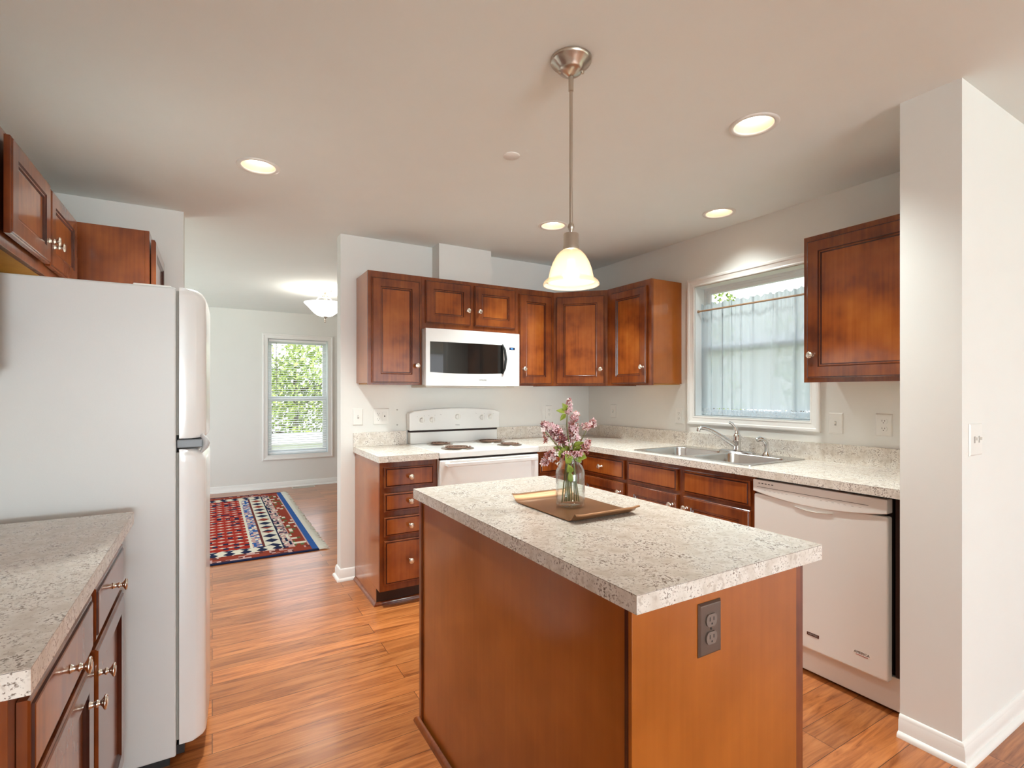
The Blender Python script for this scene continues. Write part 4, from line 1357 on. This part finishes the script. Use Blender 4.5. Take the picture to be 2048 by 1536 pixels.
K = 0.001695   # metres per photo pixel at the jar
def pxz(u, v, dep=0.0):
    return bq((u - 1141) * K, 1.321 - (v - 785.2) * K, dep)
SPRIGS = [
 ('tallest lilac sprig in the jar with a small pink top and two leaves', (1140, 1008), [(1142, 915), (1134, 850), (1135, 822)], [(1136, 822), (1139, 800)], 0.013, 46, (3, 4, 0.6, 1),
  [((1134, 822), (1124, 806), 0.008), ((1134, 824), (1112, 821), 0.007), ((1132, 828), (1120, 841), 0.006)], 0.0),
 ('lilac sprig with a long pale pink panicle in the middle of the jar', (1150, 1005), [(1148, 920), (1146, 880), (1148, 850)], [(1150, 884), (1146, 862), (1150, 838), (1153, 828)], 0.021, 120, (4, 4, 1.2, 1.6),
  [((1148, 898), (1168, 884), 0.011), ((1146, 905), (1166, 898), 0.012)], 0.012),
 ('lilac sprig with pink and dark red blossom leaning left', (1124, 1003), [(1134, 915), (1124, 880), (1112, 866)], [(1124, 884), (1113, 862), (1098, 854), (1088, 850)], 0.023, 150, (2.6, 3.4, 3.0, 0.6),
  [((1126, 905), (1108, 894), 0.010), ((1130, 905), (1142, 894), 0.012)], 0.02),
 ('lilac sprig with a dark maroon unopened cluster left of centre', (1137, 1006), [(1138, 916), (1130, 892), (1124, 880)], [(1127, 886), (1121, 872), (1112, 862)], 0.015, 90, (0.5, 1.0, 5.0, 1.0), [((1134, 902), (1118, 904), 0.010)], 0.004),
 ('lilac sprig with rust coloured buds reaching farthest right', (1158, 1004), [(1148, 918), (1164, 885), (1176, 862)], [(1172, 858), (1180, 852), (1188, 850), (1190, 842)], 0.014, 74, (1.6, 1.6, 0.8, 3.2),
  [((1152, 905), (1160, 884), 0.010)], 0.03),
 ('lilac sprig with a rounded rusty bud cluster low on the right', (1155, 1000), [(1147, 918), (1160, 902), (1168, 894)], [(1166, 902), (1172, 890), (1177, 880)], 0.015, 84, (0.9, 1.6, 1.0, 4.0),
  [((1150, 910), (1172, 914), 0.014), ((1152, 912), (1160, 924), 0.010)], -0.012),
 ('lilac sprig with open pale buds hanging low on the left', (1130, 1002), [(1135, 918), (1120, 902), (1104, 904)], [(1112, 906), (1098, 912), (1088, 925)], 0.020, 96, (3.6, 1.6, 0.6, 2.6),
  [((1128, 912), (1108, 902), 0.009)], -0.015),
 ('short lilac sprig with dark rose blossom filling the jar mouth', (1143, 1000), [(1142, 950), (1142, 930), (1141, 918)], [(1124, 910), (1140, 908), (1160, 906)], 0.013, 110, (0.6, 2.2, 2.8, 2.2),
  [((1140, 925), (1128, 905), 0.012), ((1140, 945), (1134, 925), 0.010), ((1142, 962), (1136, 940), 0.009)], -0.026),
 ('thin lilac sprig with a few brown buds arching to the upper left', (1133, 1004), [(1138, 918), (1112, 888), (1090, 862)], [(1094, 872), (1092, 884), (1086, 858)], 0.007, 20, (0.8, 0.8, 1.0, 3.0), [], 0.0),
]
rnd = random.Random(5)
for lb, foot, st, bl, rad, cnt, mix, leaves, dep in SPRIGS:
    f = pxz(*foot, 0); 
    zf = jz + 0.012 + rnd.random() * 0.006
    f = Vector((f.x, f.y, zf)) + FV * rnd.uniform(-0.014, 0.014)
    pts = [f] + [pxz(u, v, dep * (0.25 if i == 0 else 1.0)) for i, (u, v) in enumerate(st)]
    # keep the passage through the neck inside the jar
    neck = bq(max(-0.022, min(0.022, (st[0][0] - 1141) * K)), jz + 0.160, dep * 0.4)
    pts = [f, (f + neck) / 2, neck] + [pxz(u, v, dep) for (u, v) in st[1:]] if st[0][1] < 945 else [f, pxz(*st[0], dep * 0.4), pxz(*st[1], dep * 0.6), neck]
    root = thing('lilac_sprig', lb, 'flower', f, 'lilac sprigs in the jar')
    mb = MB(); mb.tube(pts, [0.0022] * (len(pts) - 1) + [0.0013], stem_green, 8); mb.build('stem', root, smooth=True)
    path = [pxz(u, v, dep) for (u, v) in bl]
    mb = MB(); blossom(mb, path, rad, cnt, mix, rnd)
    mb.tube([pts[-1]] + path, 0.001, stem_green, 6)
    mb.build('blossom', root)
    for (bu, tu, w) in leaves:
        leaf(root, pxz(*bu, dep * 0.8), pxz(*tu, dep - 0.012), w * 1.35, up=(-FV + Vector((0, 0, 0.35))))

# ------------------------------------------------------------------ curtain and rod
root = thing('curtain_rod', 'thin tan tension rod across the sink window', 'curtain rod', (XR + 0.035, 2.08, 1.904))
mb = MB(); mb.tube([(XR + 0.026, KW[0] + 0.003, 1.904), (XR + 0.026, KW[1] - 0.003, 1.904)], 0.006, rod_brown, 14); mb.build('pole', root, smooth=True)
for yy in (KW[0] + 0.0025, KW[1] - 0.0105):
    mb = MB(); mb.tube([(XR + 0.026, yy, 1.904), (XR + 0.026, yy + 0.008, 1.904)], 0.010, rod_brown, 14); mb.build('end_cap', root, smooth=True)
root = thing('curtain', 'sheer pale half curtain with lace hem covering the sink window', 'curtain', (XR + 0.03, 2.08, 1.2))
NY = 420
CXB = XR + 0.056
def cloth(name, zs, mat, full=1.0, extra=None):
    """pleated cloth: the sheet folds back over itself in places, so some strips are three layers thick"""
    vs, fs = [], []
    W = KW[1] - KW[0] - 0.010
    for z in zs:
        k = min(1.0, max(0.0, (1.9 - z) / 0.74))
        for i in range(NY + 1):
            t = i / NY
            ph = 2 * PI * (8.0 * t + 0.42 * math.sin(2 * PI * 1.3 * t + 0.7))
            A = 0.78 + 0.36 * math.sin(2 * PI * 2.6 * t + 0.6) - 0.06 * k
            y = KW[0] + 0.004 + W * (t + A * math.sin(ph) / (2 * PI * 8.0) * full)
            y = min(max(y, KW[0] + 0.006), KW[1] - 0.006)
            pinch = 0.004 * math.sin(2 * PI * 41 * t + 3 * math.sin(11 * t)) * math.exp(-(1.9 - min(z, 1.9)) / 0.10)
            x = CXB + (0.017 * math.cos(ph) * (0.5 + 0.5 * k) * (0.7 + 0.3 * math.sin(7 * t)) + 0.004 * math.sin(ph * 2.3 + 1)) * full + pinch
            vs.append((x, y, z + (extra(y, z) if extra else 0)))
    for j in range(len(zs) - 1):
        for i in range(NY):
            q = j * (NY + 1) + i
            fs.append((q, q + 1, q + NY + 2, q + NY + 1))
    mb = MB(); mb.add(vs, fs, mat)
    return mb.build(name, root, smooth=True, angle=180)
cloth('panel', [1.895 - 0.683 * (i / 24) for i in range(25)], curtain_mat)
cloth('lace_hem', [1.212, 1.20, 1.19, 1.18, 1.17, 1.163], lace_mat)
cloth('heading', [1.914, 1.922, 1.932, 1.942, 1.952], curtain_mat, extra=lambda y, z: (0.006 * math.sin(y * 130) + 0.004 * math.sin(y * 61 + 1)) * (z - 1.91) / 0.04)
cloth('rod_pocket', [1.895, 1.902, 1.908, 1.914], curtain_mat)

# ------------------------------------------------------------------ blind in the dining window
by0 = YF + 0.045
root = thing('window_blind', 'white horizontal slat blind lowered over the dining room window', 'blind', (1.05, by0, DW[2]))
bx0, bx1 = DW[0] + 0.012, DW[1] - 0.012
MB().box(bx0, bx1, by0 - 0.018, by0 + 0.018, DW[3] - 0.034, DW[3] - 0.003, slat_white).build('headrail', root, bevel=0.002)
mb = MB()
zt, zb_ = DW[3] - 0.05, DW[2] + 0.03
nsl = 48
for k in range(nsl):
    z = zt + (zb_ - zt) * k / (nsl - 1)
    q = 0.30 + 0.30 * max(0, (k - 18)) / 30
    c1, s1 = 0.0125 * math.cos(q), 0.0125 * math.sin(q)
    vs = []
    for (yy, zz) in ((-c1, -s1), (0, 0.0018), (c1, s1)):
        vs += [(bx0, by0 + yy, z + zz), (bx1, by0 + yy, z + zz)]
    mb.add(vs, [(0, 1, 3, 2), (2, 3, 5, 4)], slat_white)
mb.build('slats', root)
MB().box(bx0, bx1, by0 - 0.012, by0 + 0.012, DW[2] + 0.006, DW[2] + 0.020, slat_white).build('bottom_rail', root, bevel=0.002)
mb = MB()
for xx in (bx0 + 0.12, (bx0 + bx1) / 2, bx1 - 0.12):
    mb.tube([(xx, by0 - 0.014, zt + 0.02), (xx, by0 - 0.014, zb_)], 0.0014, slat_white, 6)
mb.build('ladder_cord', root)
mb = MB(); mb.tube([(bx0 + 0.095, by0 - 0.024, zt), (bx0 + 0.095, by0 - 0.024, 1.36)], 0.004, grey_ink, 8); mb.build('tilt_wand', root)

# ------------------------------------------------------------------ rug
def rug_material():
    m, n, l, b = new_mat('kilim pattern wool')
    tc = n.new('ShaderNodeTexCoord')
    sp = n.new('ShaderNodeSeparateXYZ'); l.new(tc.outputs['Object'], sp.inputs[0])
    X, Y = sp.outputs['X'], sp.outputs['Y']
    def mth(op, a, c=None, d=None):
        q = n.new('ShaderNodeMath'); q.operation = op
        for i, v in enumerate((a, c, d)):
            if v is None: continue
            if isinstance(v, (int, float)): q.inputs[i].default_value = v
            else: l.new(v, q.inputs[i])
        return q.outputs[0]
    def mixc(f, a, c):
        q = n.new('ShaderNodeMix'); q.data_type = 'RGBA'
        if isinstance(f, (int, float)): q.inputs['Factor'].default_value = f
        else: l.new(f, q.inputs['Factor'])
        for nm, v in (('A', a), ('B', c)):
            if isinstance(v, tuple): q.inputs[nm].default_value = (*v, 1)
            else: l.new(v, q.inputs[nm])
        return q.outputs['Result']
    red, cream, navy, blue, rust, brown, pink, green = (0.36, 0.022, 0.012), (0.72, 0.66, 0.54), (0.012, 0.018, 0.055), (0.03, 0.10, 0.32), (0.27, 0.04, 0.02), (0.14, 0.03, 0.025), (0.55, 0.33, 0.30), (0.10, 0.14, 0.05)
    def saw(v, per):     # 0..1 triangle wave
        f = mth('FRACT', mth('DIVIDE', v, per))
        return mth('ABSOLUTE', mth('SUBTRACT', mth('MULTIPLY', f, 2.0), 1.0))
    def rand(v, per, w, perw, seed):
        q = n.new('ShaderNodeCombineXYZ')
        l.new(mth('FLOOR', mth('DIVIDE', v, per)), q.inputs[0]); l.new(mth('FLOOR', mth('DIVIDE', w, perw)), q.inputs[1]); q.inputs[2].default_value = seed
        wn_ = n.new('ShaderNodeTexWhiteNoise'); wn_.noise_dimensions = '3D'; l.new(q.outputs[0], wn_.inputs['Vector'])
        return wn_.outputs['Value']
    def motif(c0, c1, c2, per, perw, seed):
        r = rand(Y, per, X, perw, seed)
        a = mixc(mth('GREATER_THAN', r, 0.42), c0, c1)
        return mixc(mth('GREATER_THAN', r, 0.74), a, c2)
    # field: red with cream and navy combs
    comb = mth('GREATER_THAN', mth('ADD', saw(Y, 0.11), mth('MULTIPLY', saw(X, 0.07), 0.35)), 1.02)
    field = mixc(comb, red, cream)
    field = mixc(mth('GREATER_THAN', rand(Y, 0.05, X, 0.04, 4.0), 0.86), field, navy)
    # blue stepped diamond in the middle of the field
    dm = mth('ADD', mth('MULTIPLY', mth('ABSOLUTE', mth('SUBTRACT', Y, 0.05)), 2.6), mth('MULTIPLY', mth('ADD', X, 0.65), 1.0))
    field = mixc(mth('LESS_THAN', dm, 0.42), field, cream)
    inner_d = motif(blue, cream, pink, 0.06, 0.05, 6.0)
    field = mixc(mth('LESS_THAN', dm, 0.34), field, inner_d)
    # cream band with dark facing triangles
    xc_ = mth('ABSOLUTE', mth('SUBTRACT', X, BANDC))
    tri = mth('LESS_THAN', mth('ADD', mth('MULTIPLY', xc_, 13.0), saw(Y, 0.17)), 0.78)
    band_cream = mixc(tri, cream, motif(navy, rust, navy, 0.085, 0.5, 2.0))
    small1 = motif(blue, pink, cream, 0.035, 0.022, 8.0)
    small2 = motif(pink, navy, cream, 0.040, 0.020, 9.0)
    chk = mth('GREATER_THAN', rand(Y, 0.055, X, 0.030, 12.0), 0.70)
    band_red = mixc(chk, rust, mixc(mth('GREATER_THAN', rand(Y, 0.055, X, 0.030, 13.0), 0.5), cream, green))
    # compose along X (distance from the middle, ends symmetric)
    col = field
    for x0, c in [(e[0], e[1]) for e in BANDS]:
        cc = {'cream': cream, 'small1': small1, 'brown': brown, 'band_cream': band_cream, 'navy': navy, 'small2': small2, 'pink': pink, 'band_red': band_red, 'blue': blue}[c]
        col = mixc(mth('GREATER_THAN', X, x0), col, cc)
    # long side borders
    ya = mth('ABSOLUTE', Y)
    zz = mixc(mth('GREATER_THAN', mth('ADD', saw(X, 0.12), mth('MULTIPLY', saw(Y, 0.10), 0.6)), 0.85), cream, navy)
    tri2 = mixc(mth('GREATER_THAN', rand(X, 0.045, Y, 0.05, 3.0), 0.55), rust, mixc(mth('GREATER_THAN', rand(X, 0.03, Y, 0.04, 5.0), 0.6), pink, brown))
    lim = mth('LESS_THAN', X, BANDS[-1][0])
    col = mixc(mth('MULTIPLY', mth('GREATER_THAN', ya, 1.10), mth('LESS_THAN', X, BANDS[4][0])), col, zz)
    col = mixc(mth('MULTIPLY', mth('GREATER_THAN', ya, 1.24), lim), col, tri2)
    col = mixc(mth('GREATER_THAN', ya, 1.385), col, navy)
    l.new(col, b.inputs['Base Color'])
    nz = n.new('ShaderNodeTexNoise'); nz.inputs['Scale'].default_value = 400
    bp = n.new('ShaderNodeBump'); bp.inputs['Strength'].default_value = 0.5; bp.inputs['Distance'].default_value = 0.002
    l.new(tc.outputs['Object'], nz.inputs['Vector']); l.new(nz.outputs['Fac'], bp.inputs['Height']); l.new(bp.outputs[0], b.inputs['Normal'])
    setp(b, rough=0.95, spec=0.1)
    return m
RGX, RGY = 0.0, 5.915           # rug origin
BANDS = [(0.278, 'cream'), (0.298, 'small1'), (0.372, 'brown'), (0.392, 'band_cream'), (0.520, 'navy'), (0.532, 'small2'), (0.604, 'pink'), (0.612, 'band_red'), (0.712, 'pink'), (0.724, 'blue')]
BANDC = 0.456
rug_mat = rug_material()
root = thing('rug', 'red and blue patterned wool rug with cream fringe on the dining room floor', 'rug', (RGX, RGY, 0))
mb = MB(); mb.box(-1.30, 0.775, RGY - 1.42, RGY + 1.42, 0.0005, 0.010, rug_mat); mb.build('weave', root, bevel=0.003)
fringe_mat = plain('cream fringe', (0.74, 0.70, 0.62), 0.9)
mb = MB()
rf = random.Random(8)
for k in range(420):
    y = RGY - 1.41 + 2.82 * k / 419
    dy = rf.uniform(-0.012, 0.012)
    L3 = rf.uniform(0.055, 0.085)
    mb.tube([(0.775, y, 0.006), (0.775 + L3 * 0.5, y + dy * 0.5, 0.0095), (0.775 + L3, y + dy, 0.003)], [0.0035, 0.004, 0.0025], fringe_mat, 5)
fo = mb.build('fringe', root)
fo['kind'] = 'stuff'

# floor register in front of the far wall
root = thing('floor_register', 'beige metal floor register by the dining room baseboard', 'floor vent', (1.10, YF - 0.12, 0))
mb = MB(frame('flat', (0.95, YF - 0.165, 0)))
mb.rings(0.30, 0.10, [(0, 0.0002), (0, 0.003), (0.006, 0.005), (0.016, 0.005), (0.018, 0.002)], [register_tan, register_tan, register_tan, register_tan, dark_gap])
mb.build('frame', root)
mb = MB(frame('flat', (0.95, YF - 0.165, 0)))
for k in range(24):
    x = 0.024 + k * 0.0107
    mb.box(x, x + 0.004, 0.018, 0.082, 0.002, 0.0046, register_tan)
mb.build('grille', root)

# ------------------------------------------------------------------ outdoors
struct(MB().box(-60, 60, -60, 60, -3.05, -3.0, grass_mat).build('ground'))
def tree(label, loc, rx, rz, h, n_leaf, seed, ls=0.11, cat='tree'):
    r = random.Random(seed)
    root = thing('tree', label, cat, loc, 'trees outside the windows')
    zc = h - rz
    mb = MB(frame('flat', loc))
    mb.tube([(0, 0, 0), (0.08, 0.03, zc * 0.5), (-0.03, 0.05, zc), (0.02, 0, h - rz * 0.4)], [0.2, 0.15, 0.10, 0.03], bark, 9)
    for k in range(9):
        a = r.uniform(0, 2 * PI); z0 = r.uniform(zc - rz * 0.7, zc + rz * 0.4)
        e = (math.cos(a) * rx * 0.75, math.sin(a) * rx * 0.75, z0 + r.uniform(0.2, 0.8) * rz * 0.5)
        mb.tube([(0, 0, z0), (e[0] * 0.5, e[1] * 0.5, z0 + 0.2), e], [0.05, 0.035, 0.012], bark, 6)
    mb.build('trunk', root)
    mb = MB(frame('flat', loc))
    clumps = []
    for _ in range(26):
        d = Vector((r.gauss(0, 1), r.gauss(0, 1), r.gauss(0, 1))).normalized() * r.uniform(0.3, 1.0)
        clumps.append((Vector((d.x * rx, d.y * rx, zc + d.z * rz)), r.uniform(0.25, 0.45) * rx))
    for _ in range(n_leaf):
        cpt, cr = r.choice(clumps)
        d = Vector((r.gauss(0, 1), r.gauss(0, 1), r.gauss(0, 1))).normalized() * cr * r.random() ** 0.4
        p = cpt + d
        nrm = Vector((r.gauss(0, 1), r.gauss(0, 1), r.gauss(0, 1) + 0.6)).normalized()
        a = nrm.orthogonal().normalized(); b2 = nrm.cross(a)
        s = ls * r.uniform(0.6, 1.3)
        mb.add([p - a * s, p + b2 * s * 0.5 + nrm * s * 0.1, p + a * s, p - b2 * s * 0.5 + nrm * s * 0.1], [(0, 1, 2, 3)], tree_leaf if r.random() < 0.65 else tree_leaf2)
    o = mb.build('foliage', root)
    o['kind'] = 'stuff'
tree('leafy tree seen through the dining room window, filling its middle', (3.2, 24.5, -3.0), 2.7, 2.9, 7.0, 6500, 21)
tree('leafy tree seen at the left of the dining room window', (-2.6, 26.0, -3.0), 2.7, 2.6, 6.2, 5000, 22)
tree('leafy tree seen at the right edge of the dining room window', (8.8, 29.0, -3.0), 2.7, 3.2, 8.2, 5500, 23)
tree('sparse tree seen above the half curtain near the window jamb', (10.6, 8.1, -3.0), 0.9, 2.4, 6.95, 1500, 24, 0.07)
tree('sparse tree seen above the middle of the half curtain', (12.6, 7.3, -3.0), 0.8, 2.2, 7.2, 900, 25, 0.07)
root = thing('garden_shed', 'small white outbuilding seen low through the dining room blind', 'outbuilding', (3.0, 15.5, -3.0))
MB().box(0.2, 6.0, 15.0, 17.0, -3.0, -0.05, siding).build('wall', root)
MB().prism([(0.0, 14.8), (6.2, 14.8), (6.2, 17.2), (0.0, 17.2)], -0.05, 0.05, siding).build('roof', root)
MB().box(2.05, 2.55, 14.98, 15.02, -0.95, -0.25, grey_plastic).build('window', root)
